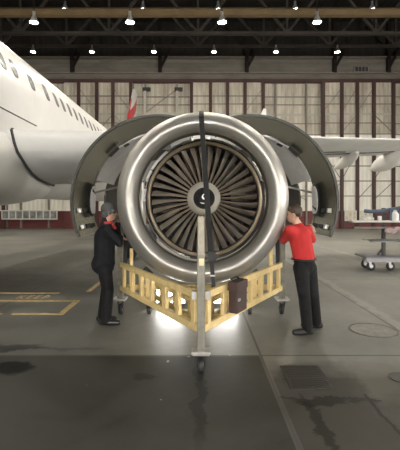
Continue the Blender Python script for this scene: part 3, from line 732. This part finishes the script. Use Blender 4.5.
# fan cowl doors
def shell(c, r, y0, y1, a0, a1, th, n=40):
    return MB().revolve([(y0, r), (y1, r), (y1, r+th), (y0, r+th)], c, 'y', n, math.radians(a0), math.radians(a1), closed=True)
for s_, side in ((-1, 'left'), (1, 'right')):
    cx_ = -.60 if s_ < 0 else .80
    cz_ = 1.745; R0 = 1.285
    lab = ('open fan cowl door with dark green-grey inside, above the man in the grey beanie', 'open fan cowl door with dark green-grey inside, above the man in the red shirt')[s_ > 0]
    cw = thing('fan_cowl_door', (cx_+s_*R0, 6.8, cz_-.5), lab, 'engine cowl door', 'open fan cowl doors')
    def A(a): return a if s_ < 0 else 180-a      # angles written for the left door
    def arc(a0, a1): 
        p, q = A(a0), A(a1); return (min(p, q), max(p, q))
    a0, a1 = arc(66, 204)
    shell((cx_, 0, cz_), R0+.012, 6.0, 7.0, a0, a1, .018).build('outer_skin', M_cowl_out, cw, smooth=40)
    # inner skin, slightly narrowing aft
    MB().revolve([(6.0, R0), (6.35, R0-.008), (6.7, R0-.022), (7.0, R0-.045), (7.0, R0-.03), (6.0, R0+.012)], (cx_, 0, cz_), 'y', 48, math.radians(a0), math.radians(a1), closed=True).build('inner_skin', M_cowl, cw, smooth=40)
    MB().revolve([(5.985, R0-.006), (6.03, R0-.006), (6.03, R0+.032), (5.985, R0+.032)], (cx_, 0, cz_), 'y', 48, math.radians(a0), math.radians(a1), closed=True).build('front_edge', mat('cowl_edge', (.05, .05, .042), .5, .2), cw, smooth=40)
    for yy in (6.93,):
        MB().revolve([(yy, R0-.045), (yy+.03, R0-.045), (yy+.03, R0-.005), (yy, R0-.005)], (cx_, 0, cz_), 'y', 48, math.radians(a0), math.radians(a1), closed=True).build('stiffener', M_cowl, cw, smooth=40)
    for aa in (198, 186):
        q = math.radians(A(aa)); R_ = Matrix.Rotation(-q, 3, 'Y')
        for yy in (6.2, 6.5, 6.8):
            MB().box((cx_+(R0-.045)*math.cos(q), yy, cz_+(R0-.045)*math.sin(q)), (.05, .10, .07), R_).build('latch', M_steel if (yy < 6.5) else M_black, cw, bevel=.006)
    # black hinge bar near the top and the hold-open plate lower down
    for (aa, yy, sz, mt) in ((134, 6.86, (.05, .07, .22), M_black), (128, 6.90, (.05, .06, .08), M_steel)):
        q = math.radians(A(aa)); R_ = Matrix.Rotation(-q, 3, 'Y')
        MB().box((cx_+(R0-.08)*math.cos(q), yy, cz_+(R0-.08)*math.sin(q)), sz, R_).build('hinge_fitting', mt, cw, bevel=.01)
    # pale access panel with black rim
    pr = []; pk = []
    for k in range(24):
        q = 2*PI*k/24; e = .6; u, v = math.copysign(abs(math.cos(q))**e, math.cos(q)), math.copysign(abs(math.sin(q))**e, math.sin(q))
        for (lst, g_, rr) in ((pr, 1.16, R0-.075), (pk, 1.0, R0-.10)):
            an = math.radians(A(178 - 11.5*v*g_)); lst.append(Vector((cx_+rr*math.cos(an), 6.76+.17*u*g_, cz_+rr*math.sin(an))))
    MB().grid([pr, [p*1 for p in pk]], True, True).build('panel_rim', M_black, cw, smooth=40)
    MB().add([p+Vector((-s_*.006, 0, 0)) for p in pk], [tuple(range(24))]).build('access_panel', M_liner, cw)
    if s_ > 0:
        q = math.radians(A(98)); p = Vector((cx_+(R0+.03)*math.cos(q), 6.1, cz_+(R0+.03)*math.sin(q)))
        MB().poly([p+Vector((-.06, 0, -.02)), p+Vector((.07, 0, -.02)), p+Vector((.05, 0, .12)), p+Vector((.02, 0, .13))], (0, .05, 0)).build('lifting_lug', M_white, cw, bevel=.006)
    # hold-open rod
    q = math.radians(A(172)); MB().tube([(cx_+(R0-.09)*math.cos(q), 6.9, cz_+(R0-.09)*math.sin(q)), (EX+s_*.93, 6.95, EZ+.35)], .018, 8).build('hold_open_rod', M_steel, cw, smooth=True)
    # thrust reverser half behind
    tx = -.70 if s_ < 0 else .88
    lab = ('open thrust reverser half, white lined, behind the left fan cowl', 'open thrust reverser half, white lined, behind the right fan cowl')[s_ > 0]
    tr = thing('thrust_reverser_half', (tx+s_*1.1, 7.8, 1.2), lab, 'thrust reverser', 'open thrust reverser halves')
    b0, b1 = arc(80, 162)
    MB().revolve([(7.05, 1.155), (7.45, 1.10), (7.9, 1.01), (7.9, 1.03), (7.45, 1.12), (7.05, 1.175)], (tx, 0, 1.78), 'y', 40, math.radians(b0), math.radians(b1), closed=True).build('fore_liner', M_liner, tr, smooth=40)
    b0, b1 = arc(60, 215)
    MB().revolve([(7.95, 1.03), (9.4, 1.0), (9.4, 1.03), (7.95, 1.06)], (tx+s_*.11, 0, 1.77), 'y', 40, math.radians(b0), math.radians(b1), closed=True).build('inner_duct', M_dark, tr, smooth=40)
    q = math.radians(A(120)); R_ = Matrix.Rotation(-q, 3, 'Y')
    MB().box((tx+1.135*math.cos(q), 7.1, 1.78+1.135*math.sin(q)), (.03, .08, .10), R_).build('latch', M_black, tr, bevel=.006)

# ================================================================== STAND
std = thing('engine_inlet_stand', (0.03, 5.2, 0), 'yellow V-shaped wheeled stand with grey posts carrying the inlet ring', 'engine stand')
PF = Vector((.03, 4.0, 0)); PL = Vector((-1.20, 6.18, 0)); PR = Vector((1.30, 6.18, 0))
def caster(p, r_, ztop, par_rot=0.0, big=False):
    x, y = p
    k = MB(); k.box((x, y, ztop-.012), (.17, .13, .024)); cst = k.build('caster', M_steel, std, bevel=.004)
    f = MB()
    for s_ in (-1, 1): f.poly([(x+s_*.036-.004, y-.045, ztop-.024), (x+s_*.036-.004, y+.045, ztop-.024), (x+s_*.036-.004, y+.075, r_-.015), (x+s_*.036-.004, y+.03, r_-.02)], (.008, 0, 0))
    f.build('fork', M_dark, cst)
    MB().revolve([(-.025, r_*.35), (-.027, r_*.9), (-.018, r_), (.018, r_), (.027, r_*.9), (.025, r_*.35)], (x, y+.05, r_), 'x', 24, closed=True).build('wheel', M_wheel, cst, smooth=50)
    MB().revolve([(-.028, 0), (-.028, r_*.36), (.028, r_*.36), (.028, 0)], (x, y+.05, r_), 'x', 16).build('hub', M_steel, cst)
MB().box((PF.x, PF.y, .735), (.078, .075, 1.0)).build('front_post', M_post, std, bevel=.006)
MB().box((PF.x, PF.y-.005, 1.395), (.070, .072, .38)).build('post_extension', mat('pale_worn_post', (.33, .305, .24), .5, .2, var=.2, scale=16), std, bevel=.006)
MB().box((PF.x+.005, PF.y-.042, 1.135), (.05, .012, .07)).build('tag_plate', M_tagy, std, bevel=.003)
caster((PF.x, PF.y), .085, .235)
MB().box((PF.x, PF.y, .242), (.19, .15, .02)).build('foot_plate', mat('galvanised', (.62, .61, .58), .4, .6, var=.15, scale=20), std)
for P_, nm in ((PL, 'side_post'), (PR, 'side_post')):
    MB().box((P_.x, P_.y, .87), (.085, .085, 1.22)).build(nm, M_post, std, bevel=.006)
    MB().box((P_.x, P_.y, .255), (.2, .2, .02)).build('foot_plate', mat('galvanised', (.62, .61, .58), .4, .6), std)
    caster((P_.x, P_.y), .085, .25)
def side_frame(P_, s_):
    d = (P_-PF).normalized(); L = (P_-PF).length; n = Vector((d.y, -d.x, 0))*(1 if s_ > 0 else -1)
    a = PF+d*.05; e = P_-d*.05; Z = Vector((0, 0, 1))
    MB().bar(a+Z*.785, e+Z*.785, .05, .075).build('top_rail', M_yellow, std, bevel=.006)
    MB().bar(a+Z*.455, e+Z*.430, .05, .075).build('bottom_rail', M_yellow, std, bevel=.006)
    for t in (.055, .20, .34, .50, .64, .78, .93):
        p = PF+d*L*t
        w_ = .075 if t != .34 else .10
        MB().bar(p+Z*.455, p+Z*.765, .046, w_, up=d).build('upright', M_yellow, std, bevel=.005)
    for t in (.64, .90):                  # cradle posts up to the cowl
        p = PF+d*L*t-n*.09
        zt_ = IZ-math.sqrt(max(.01, 1.215**2-(p.x-IX)**2))-.055
        if t < .8:
            MB().bar(p+Z*.40, p+Z*zt_, .06, .06).build('cradle_post', M_yellow, std, bevel=.005)
            MB().box(p+Z*(zt_+.02), (.14, .14, .04), Matrix.Rotation(s_*-.7, 3, 'Y')).build('cradle_pad', M_black, std, bevel=.008)
        else:
            MB().bar(p+Z*.42, p+Z*1.05, .05, .05).build('cradle_post', M_yellow, std, bevel=.005)
    # second, inner frame
    q0, q1 = PF+d*L*.25-n*.22, PF+d*L*.97-n*.30
    MB().bar(q0+Z*.60, q1+Z*.60, .05, .06).build('inner_rail', M_yellow, std, bevel=.005)
    MB().bar(q0+Z*.40, q1+Z*.40, .05, .06).build('inner_rail', M_yellow, std, bevel=.005)
    for t in (.0, .25, .5, .75, 1.0):
        p = q0.lerp(q1, t); MB().bar(p+Z*.40, p+Z*.60, .045, .06, up=d).build('inner_upright', M_yellow, std, bevel=.004)
    for t in (.25, .97):
        p = PF+d*L*t; q = q0 if t < .5 else q1
        MB().bar(p+Z*.455, q+Z*.40, .04, .05).build('tie_bar', M_yellow, std)
    MB().box(PF+d*.09+Z*.785-n*-.03, (.05, .05, .09)).build('bolt_plate', M_steel, std, bevel=.004)
    return d, L, n
dl, Ll, nl = side_frame(PL, -1)
dr, Lr, nr = side_frame(PR, 1)
MB().bar(PL+Vector((0,0,.43)), PR+Vector((0,0,.43)), .06, .08).build('rear_beam', M_yellow, std, bevel=.006)
for x in (-.76, .80): caster((x, 6.18), .07, .39)
for (p0, p1) in ((PF+dl*Ll*.45+Vector((0,0,.43)), Vector((-.1, 6.18, .43))), (PF+dr*Lr*.45+Vector((0,0,.43)), Vector((.2, 6.18, .43)))):
    MB().bar(p0, p1, .05, .06).build('floor_brace', M_yellow, std, bevel=.005)

# strap over the inlet, down to the stand
def ribbon(pts, wd, th, wdir=(1, 0, 0)):
    m = MB(); rows = []; wv = Vector(wdir)*wd/2
    for i, p in enumerate(pts):
        p = Vector(p); t = (Vector(pts[min(i+1, len(pts)-1)])-Vector(pts[max(i-1, 0)])).normalized(); n = t.cross(Vector(wdir)).normalized()*th/2
        rows.append([p-wv-n, p+wv-n, p+wv+n, p-wv+n])
    return m.grid(rows, True, True)
st = thing('ratchet_strap', (.12, 4.6, .8), 'long black strap over the inlet ring with a ratchet in front of the spinner', 'strap')
top = [(.045, IY+.55, IZ+1.222), (.045, IY+.34, IZ+1.202), (.045, IY+.20, IZ+1.170), (.045, IY+.08, IZ+1.110), (.045, IY+.02, IZ+1.05)]
A_ = Vector((.047, IY-.012, IZ+.985)); B_ = Vector((.145, 4.42, 1.14))
ribbon(top+[A_.lerp(B_, t/8) for t in range(9)], .064, .006).build('strap_webbing', M_strap, st)
C_ = Vector((.170, 4.34, .80))
ribbon([B_, B_.lerp(C_, .5), C_], .045, .006).build('strap_tail', M_strap, st)
b = MB().box(B_+Vector((0, -.015, 0)), (.075, .035, .11)); b.tube([B_+Vector((-.05, -.02, .03)), B_+Vector((.05, -.02, .03))], .014, 8); b.box(B_+Vector((.045, -.03, -.02)), (.03, .03, .09), Matrix.Rotation(.4, 3, 'Y'))
b.build('ratchet', M_black, st, bevel=.005)
MB().box(B_.lerp(C_, .62)+Vector((0, -.008, 0)), (.055, .012, .018)).build('buckle', M_steel, st)
for P_, s_, lab in ((PR, 1, 'black hanging strap beside the right post of the stand'), (PL, -1, 'black hanging strap beside the left post of the stand')):
    x = P_.x-s_*.085
    tag(ribbon([(x, 6.13, .40), (x+.01*s_, 6.12, .7), (x, 6.13, 1.0), (x-.005*s_, 6.14, 1.38)], .055, .012).build('side_strap', M_strap), lab, 'strap', 'straps beside the stand posts')
# dark case hung on the right rail
t = .265; p = PF+dr*Lr*t+nr*.10
R_ = Matrix.Rotation(math.atan2(dr.x, dr.y)*-1, 3, 'Z')
cs = thing('tool_case', (p.x, p.y, .50), 'dark brown case hung on the right rail of the yellow stand', 'tool case')
MB().box((p.x, p.y, .665), (.11, .27, .33), R_).build('case_body', M_case, cs, bevel=.015)
MB().box((p.x, p.y, .80), (.125, .285, .10), R_).build('flap', M_case, cs, bevel=.012)
MB().box(Vector((p.x, p.y, .655))+nr*.062-dr*.10, (.015, .05, .03), R_).build('clasp', M_steel, cs, bevel=.003)
b = MB(); b.tube([p-dr*.08+Vector((0,0,.84)), p-dr*.08-nr*.05+Vector((0,0,.87)), p+dr*.08-nr*.05+Vector((0,0,.87)), p+dr*.08+Vector((0,0,.84))], .010, 6); b.build('hanging_loop', M_strap, cs)
# work lights added under the engine to make the bright floor glare
for wx_, lab in ((.42, 'added work light on the floor beneath the engine, right of the front post'), (-.45, 'added work light on the floor beneath the engine, left of the front post')):
  wl = thing('added_work_light', (wx_, 6.6, 0), lab, 'work light', 'added work lights under the engine')
  MB().box((wx_, 6.6, .20), (.50, .06, .26)).build('housing', M_black, wl, bevel=.01)
  MB().box((wx_, 6.565, .20), (.46, .012, .22)).build('lamp_face', M_work_added, wl)
  b = MB()
  for s_ in (-1, 1): b.bar((wx_+s_*.18, 6.6, .10), (wx_+s_*.18, 6.6, .01), .03, .02); b.box((wx_+s_*.18, 6.6, .01), (.03, .22, .02))
  b.build('foot', M_black, wl)

# ================================================================== PEOPLE
M_skin = mat('skin', (.50, .30, .215), .5, var=.05)
M_hairb = mat('brown_hair', (.055, .035, .022), .6, var=.3, scale=30)
M_bean = mat('grey_knit_beanie', (.085, .088, .090), .9, var=.2, scale=60, bump=.4)
M_jack = mat('black_jacket', (.012, .013, .015), .8, var=.2, scale=12, spec=.2)
M_trou = mat('black_work_trousers', (.010, .010, .011), .8, var=.25, scale=14, spec=.2)
M_shoe = mat('black_shoes', (.012, .012, .012), .45)
M_shirt = mat('red_shirt', (.50, .036, .036), .75, var=.06, scale=10, spec=.2)
M_collar = mat('red_collar', (.50, .06, .05), .75)
M_eye = mat('eye_dark', (.03, .02, .02), .3)

def hand(m, wrist, fwd, palmn, side):
    """palm and five fingers: fwd along the hand, palmn out of the palm, side = thumb side"""
    f, n = Vector(fwd).normalized(), Vector(palmn).normalized(); s = f.cross(n).normalized()*side
    w_ = Vector(wrist)
    for k in (-.6, 0, .6): m.cap(w_+s*.018*k, w_+f*.085+s*.030*k, .017, .014)
    for k, ln in ((1.15, .072), (.4, .080), (-.35, .074), (-1.1, .058)):
        a = w_+f*.085+s*.026*k; c = a+f*ln*.5+n*.012; e = c+f*ln*.36+n*.032
        m.cap(a-f*.02, c, .0095, .009); m.cap(c, e, .009, .0078)
    a = w_+f*.025+s*.028; c = a+f*.035+s*.028+n*.012; e = c+f*.034+n*.018+s*.004
    m.cap(a, c, .013, .0105); m.cap(c, e, .0105, .009)

def head(m, c, fd, tilt=0.0):
    """head mass round centre c, face towards fd"""
    fd = Vector(fd).normalized(); rt = Vector((fd.y, -fd.x, 0)).normalized(); up = rt.cross(fd).normalized()
    R_ = Matrix((rt, fd, up)).transposed()
    def P(x, y, z): return Vector(c)+R_ @ Vector((x, y, z))
    def el(ctr, r): 
        k = MB().ball((0, 0, 0), r); m.add([P(*ctr)+R_ @ v for v in k.v], k.f)
    el((0, -.012, .028), (.076, .094, .088)); el((0, .018, -.035), (.062, .072, .078)); el((0, .045, -.072), (.040, .040, .035))
    el((0, .062, .028), (.05, .03, .018))
    m.cap(P(0, .088, .015), P(0, .108, -.022), .009, .014)         # nose
    el((0, .086, -.055), (.024, .012, .010))                        # lips
    for s in (-1, 1):
        el((s*.077, -.01, -.01), (.010, .020, .032))
    return P, R_
def human(root, J, mats, fd, hfd, hat, sleeves_short, shoes_dir):
    """J: joint positions; one continuous body plus clothes"""
    body = MB()
    P, R_ = head(body, J['head'], hfd)
    body.cap(J['neck'], Vector(J['head'])+Vector((0, 0, -.05)), .058, .052)
    body.cap(J['chest'], J['neck'], .12, .06)
    body.cap(J['pelvis'], J['chest'], .125, .13)
    for s in ('L', 'R'):
        body.cap(J['chest'], J['sh'+s], .09, .056); body.cap(J['sh'+s], J['el'+s], .05, .038); body.cap(J['el'+s], J['wr'+s], .038, .026)
        f = Vector(J['wr'+s])-Vector(J['el'+s]); f = Vector(J.get('hd'+s, f))
        hand(body, J['wr'+s], f, J['pn'+s], 1 if s == 'L' else -1)
        body.cap(J['pelvis'], J['hip'+s], .11, .09); body.cap(J['hip'+s], J['kn'+s], .08, .055); body.cap(J['kn'+s], J['an'+s], .05, .038)
        body.cap(J['an'+s], Vector(J['an'+s])+Vector(J.get('ft'+s, shoes_dir)).normalized()*.09+Vector((0, 0, -.058)), .033, .024)
    body.build('body', M_skin, root, remesh=.0085)
    top = MB()
    ns = Vector(J['neck'])
    top.cap(J['chest'], ns+Vector((0, 0, -.025)), .145, .078)
    top.cap(Vector(J['belt'])+Vector((0, 0, .02)), J['chest'], mats['waist'], .152)
    for s in ('L', 'R'):
        top.cap(J['chest'], J['sh'+s], .115, .074); top.cap(J['sh'+s], J['el'+s], .070, .056)
        e, wv = Vector(J['el'+s]), Vector(J['wr'+s])
        if not sleeves_short: top.cap(e, e.lerp(wv, .93), .056, .040)
        elif mats.get('sl'+s): top.cap(e, e.lerp(wv, mats['sl'+s]), .056, .046)
    if mats.get('hem'):
        top.cap(Vector(J['belt'])+Vector(mats['hem'])*.0+Vector((0, 0, -.02)), Vector(J['belt'])+Vector(mats['hem']), mats['waist']+.005, mats['waist']+.012)
    if mats.get('neck'): top.cap(ns+Vector((-.02, 0, -.03)), ns+Vector((-.012, 0, mats['neck'])), .085, .066)
    top.build(mats['topname'], mats['top'], root, remesh=.012)
    tr = MB()
    tr.cap(J['pelvis'], Vector(J['belt'])+Vector((0, 0, .01)), .142, mats['waist']-.008)
    for s in ('L', 'R'):
        h_, k_, a_ = Vector(J['hip'+s]), Vector(J['kn'+s]), Vector(J['an'+s])
        tr.cap(J['pelvis'], h_, .128, .108); tr.cap(h_, k_, .105, .080); tr.cap(k_, a_+Vector((0, 0, -.02)), .080, .074)
        sd = (Vector(J['hip'+s])-Vector(J['pelvis'])).normalized()
        tr.cap(h_.lerp(k_, .45)+sd*.075, h_.lerp(k_, .72)+sd*.065, .045, .045)    # cargo pocket
    tr.build('trousers', mats['tr'], root, remesh=.012)
    for s in ('L', 'R'):
        a_ = Vector(J['an'+s]); f = Vector(J.get('ft'+s, shoes_dir)).normalized()
        sh = MB(); z0 = fz(a_.y)
        b0 = Vector((a_.x, a_.y, z0+.045))
        sh.cap(b0-f*.05, b0+f*.04, .046, .050); sh.cap(b0+f*.04+Vector((0, 0, -.004)), b0+f*.17+Vector((0, 0, -.010)), .052, .040); sh.cap(b0+Vector((0,0,.02)), a_, .05, .048)
        so = sh.build('shoe', M_shoe, root, remesh=.010)
        for v in so.data.vertices:
            zz = v.co.z+root.location.z
            if zz < z0+.004: v.co.z = z0+.004-root.location.z
    return P, R_

# man at the left, black clothes, grey beanie
d = 5.72
rootL = thing('person', (-1.27, d, 0), 'person in black work clothes and grey beanie, reaching to the left side of the inlet', 'person')
JL = dict(head=px(109.5, 212.5, d), neck=px(106.5, 223, d), chest=px(104.5, 237, d), belt=px(104.5, 261, d), pelvis=px(104.5, 266, d))
fdL = Vector((.96, .28, 0)).normalized(); sideL = Vector((-fdL.y, fdL.x, 0))         # his left hand side is away from the camera
for s, k in (('L', 1), ('R', -1)):
    JL['sh'+s] = JL['neck']+sideL*.175*k+Vector((0, 0, -.075)); JL['hip'+s] = JL['pelvis']+sideL*.085*k+Vector((0, 0, -.04))
JL['elR'] = JL['shR']+Vector((.16, .02, -.20)); JL['wrR'] = Vector((-1.10, 5.70, 1.245)); JL['hdR'] = Vector((.9, .15, -.45)); JL['pnR'] = Vector((.3, .3, .9))
JL['elL'] = JL['shL']+Vector((.17, .02, -.17)); JL['wrL'] = Vector((-1.19, 5.92, 1.44)); JL['hdL'] = Vector((.75, -.25, .55)); JL['pnL'] = Vector((.8, -.1, -.55))
JL['knR'] = Vector((-1.26, 5.62, .50)); JL['anR'] = Vector((-1.30, 5.66, .105)); JL['knL'] = Vector((-1.33, 5.82, .50)); JL['anL'] = Vector((-1.395, 5.85, .105))
JL['ftR'] = Vector((1, -.05, 0)); JL['ftL'] = Vector((.95, .1, 0))
P, R_ = human(rootL, JL, dict(top=M_jack, topname='jacket', tr=M_trou, waist=.150, hem=(-.03, 0, -.04), neck=.035), fdL, Vector((.97, .25, -.05)), True, False, fdL)
hb = MB(); k = MB().ball((0, 0, 0), (.092, .108, .098)); hb.add([P(0, -.022, .050)+R_ @ v for v in k.v], k.f)
hb.cap(P(-.05, .05, .02), P(.05, .05, .02), .038, .038); hb.cap(P(-.05, -.065, -.035), P(.05, -.065, -.035), .045, .045); hb.cap(P(-.072, .0, .0), P(.072, .0, .0), .03, .03)
hb.build('beanie', M_bean, rootL, remesh=.008)
cl = MB()
for k in range(8):
    a = 2*PI*k/8; c_ = 2*PI*(k+1)/8; nn = JL['neck']+Vector((.008, 0, .015))
    cl.cap(nn+Vector((.062*math.cos(a), .062*math.sin(a), .012*math.sin(a))), nn+Vector((.062*math.cos(c_), .062*math.sin(c_), .012*math.sin(c_))), .022, .022)
cl.cap(JL['neck']+fdL*.07, JL['neck']+fdL*.125+Vector((0, -.02, -.075)), .028, .02)
cl.build('collar', M_collar, rootL, remesh=.007)
for s in (-1, 1): MB().ball(P(s*.030, .084, .012), .011, 8, 6).build('eye', M_eye, rootL)

# man at the right, red shirt
d = 5.42
rootR = thing('person', (1.36, d, 0), 'person in red shirt and black trousers leaning on the right side of the inlet', 'person')
fdR = Vector((-.80, .60, 0)).normalized(); sideR = Vector((-fdR.y, fdR.x, 0))
JR = dict(head=px(291.5, 214.5, d), neck=px(296, 225, d), chest=px(297.5, 236, d), belt=px(301.5, 258, d), pelvis=px(302.5, 265, d))
for s, k in (('L', 1), ('R', -1)):
    JR['sh'+s] = JR['neck']+sideR*.17*k+Vector((0, 0, -.07)); JR['hip'+s] = JR['pelvis']+sideR*.088*k+Vector((0, 0, -.04))
JR['shL'] = px(287.5, 230, 5.32); JR['shR'] = px(305, 230, 5.48)
JR['elL'] = px(281.5, 240, 5.55); JR['wrL'] = Vector((1.235, 5.78, 1.30)); JR['hdL'] = Vector((-.5, .35, .55)); JR['pnL'] = Vector((-.9, 0, -.3))
JR['elR'] = px(310, 239.5, 5.62); JR['wrR'] = px(311.5, 231, 5.86); JR['hdR'] = Vector((.05, .6, .65)); JR['pnR'] = Vector((-.6, .5, -.4))
JR['hipL'] = px(298.5, 268, 5.36); JR['hipR'] = px(307, 268, 5.46)
JR['knL'] = px(302, 297, 5.20); JR['anL'] = Vector((1.405, 5.25, .105)); JR['knR'] = px(311, 296, 5.36); JR['anR'] = Vector((1.60, 5.52, .105))
JR['ftL'] = Vector((-1, -.1, 0)); JR['ftR'] = Vector((-.95, .25, 0))
P, R_ = human(rootR, JR, dict(top=M_shirt, topname='shirt', tr=M_trou, waist=.150, slL=.55, slR=.25), fdR, Vector((-.93, .36, -.12)), False, True, fdR)
hh = MB(); k = MB().ball((0, 0, 0), (.086, .100, .092)); hh.add([P(0, -.028, .045)+R_ @ v for v in k.v], k.f)
hh.cap(P(-.05, -.075, -.01), P(.05, -.075, -.01), .032, .032); hh.cap(P(-.045, .045, .085), P(.045, .045, .085), .030, .030)
hh.build('hair', M_hairb, rootR, remesh=.008)
for s in (-1, 1): MB().ball(P(s*.030, .084, .012), .011, 8, 6).build('eye', M_eye, rootR)
e_, w_ = Vector(JR['elR']), Vector(JR['wrR']); t = (w_-e_).normalized()
MB().tube([e_.lerp(w_, .80)-t*.016, e_.lerp(w_, .80)+t*.016], .040, 14).build('wristwatch', M_steel, rootR, bevel=.004)
b = MB().tube([JR['belt']+Vector((.16*math.cos(2*PI*k/24), .16*math.sin(2*PI*k/24), -.012)) for k in range(25)], .012, 6); b.build('belt', M_black, rootR, smooth=True)

rootR.location.x += .03
# ================================================================== TROLLEY AT THE RIGHT
TY = 10.6; z0 = fz(TY)
def tx_(p, dd=TY): return (p-CX)*dd/F
def tz_(p, dd=TY): return CAM_H-(p-CY)*dd/F
M_tblue = mat('dark_blue_paint', (.07, .10, .15), .45)
M_tgrey = mat('trolley_grey', (.20, .20, .21), .45, .3, var=.15)
tro = thing('parts_trolley', (tx_(395), TY, z0), 'low wheeled parts trolley with a central post and shelves at the right edge', 'trolley')
xa, xb = tx_(364), tx_(430)
MB().box(((xa+xb)/2, TY+.25, tz_(257)), (xb-xa, .75, .05)).build('deck', M_tgrey, tro, bevel=.008)
MB().box(((xa+xb)/2, TY-.14, tz_(259.5)), (xb-xa, .03, .08)).build('deck_edge', mat('trolley_edge', (.34, .34, .36), .4, .3), tro)
for (p, yy) in ((369.5, TY-.02), (389, TY-.02), (372, TY+.5), (420, TY+.5), (424, TY-.02)):
    x = tx_(p); zt_ = tz_(259.5)-.03; r_ = .115; zf = fz(yy)
    k = MB().box((x, yy, zt_), (.16, .12, .02)).build('caster', M_steel, tro)
    b = MB()
    for s_ in (-1, 1): b.poly([(x-.04, yy+s_*.04, zt_), (x+.04, yy+s_*.04, zt_), (x+.02, yy+s_*.04, zf+r_-.02), (x-.02, yy+s_*.04, zf+r_-.02)], (0, .006, 0))
    b.build('fork', mat('pale_fork', (.6, .6, .6), .4, .5), k)
    MB().revolve([(-.025, r_*.4), (-.028, r_*.9), (-.018, r_), (.018, r_), (.028, r_*.9), (.025, r_*.4)], (x+.03, yy, zf+r_), 'y', 20, closed=True).build('wheel', M_wheel, k, smooth=50)
    MB().revolve([(-.03, 0), (-.03, r_*.42), (.03, r_*.42), (.03, 0)], (x+.03, yy, zf+r_), 'y', 14).build('hub', mat('pale_fork', (.6, .6, .6), .4, .5), k)
MB().box((tx_(387), TY+.2, (tz_(257)+tz_(208))/2), (.085, .085, tz_(208)-tz_(257))).build('post', M_dark, tro, bevel=.005)
MB().bar((tx_(387), TY+.2, tz_(248)), (tx_(381), TY+.2, tz_(256)), .04, .05).build('gusset', M_dark, tro)
for (pa, pb, yy, mt, dp, nm) in ((352, 440, 221.5, M_wframe, .30, 'shelf'), (354, 440, 228, M_pale, .22, 'shelf'), (372, 440, 241.5, M_tgrey, .2, 'arm')):
    MB().box(((tx_(pa)+tx_(pb))/2, TY+.1, tz_(yy)), (tx_(pb)-tx_(pa), dp, .045)).build(nm, mt, tro, bevel=.006)
b = MB(); b.tube([(tx_(366), TY+.1, tz_(211)), (tx_(374), TY+.1, tz_(211.6)), (tx_(384), TY+.1, tz_(211)), (tx_(393), TY+.1, tz_(209.5)), (tx_(402), TY+.1, tz_(208)), (tx_(425), TY+.1, tz_(207.5))], .05, 8)
b.build('top_tube', M_tblue, tro, smooth=True)
MB().box((tx_(391), TY+.02, tz_(215)), (.05, .05, tz_(209)-tz_(221))).build('side_upright', M_tblue, tro)
MB().box((tx_(399.5), TY+.02, tz_(215)), (.05, .05, tz_(208)-tz_(221))).build('side_upright', M_tblue, tro)
# things on the trolley
b = MB(); zs = tz_(241.5)+.024
b.grid([[Vector((tx_(p), TY+.1+dy, zs+.012+h_)) for (dy, h_) in ((-.09, 0), (-.07, .02), (.07, .02), (.09, 0), (.0, -.010))] for (p, h_) in ((365, .01), (372, .0), (381, .0), (387, .012), (395, .01), (415, .0))], True, True)
tag(b.build('metal_rail', M_steel), 'long thin metal rail lying on the lowest trolley arm', 'rail')
zs = tz_(221.5)+.024
j = thing('white_jug', (tx_(393.7), TY+.02, zs), 'white plastic jug standing on the trolley shelf between blue uprights', 'jug')
MB().revolve([(0, 0), (0, .085), (.02, .095), (.17, .095), (.22, .06), (.25, .035), (.25, 0)], (tx_(395.3), TY+.02, zs), 'z', 20).build('jug_body', M_mark, j, smooth=40)
MB().revolve([(.25, 0), (.25, .038), (.285, .036), (.285, 0)], (tx_(395.3), TY+.02, zs), 'z', 16).build('cap', M_wframe, j)
tag(MB().box((tx_(380.5), TY+.05, zs+.06), (.09, .09, .12)).build('white_bottle', M_mark, bevel=.02), 'small white bottle on the trolley shelf left of the post', 'bottle')
b = MB(); zs2 = tz_(228)+.023
for (p, rr, h_) in ((365, .07, .10), (369, .11, .15), (373, .08, .11)): b.ball((tx_(p), TY+.12, zs+h_*.5-.01), (rr, .10, h_*.55))
tag(b.build('parts_bag', mat('pale_bag', (.62, .60, .54), .6, var=.15, scale=12), remesh=.015), 'pale lumpy bag of parts on the left end of the trolley shelf', 'bag')
b = MB(); rnd = random.Random(3)
for k in range(7): b.ball((tx_(384+k*2.0), TY-.03, tz_(228.5)-.02+rnd.uniform(-.05, .02)), (.06, .05, rnd.uniform(.05, .08)))
b.v = [Vector((p.x, p.y-.12, p.z)) for p in b.v]
tag(b.build('draped_rag', mat('dusty_pink_cloth', (.42, .30, .30), .8, var=.2, scale=14), remesh=.015), 'dusty pink cloth hanging over the trolley shelf edge at the post', 'rag')
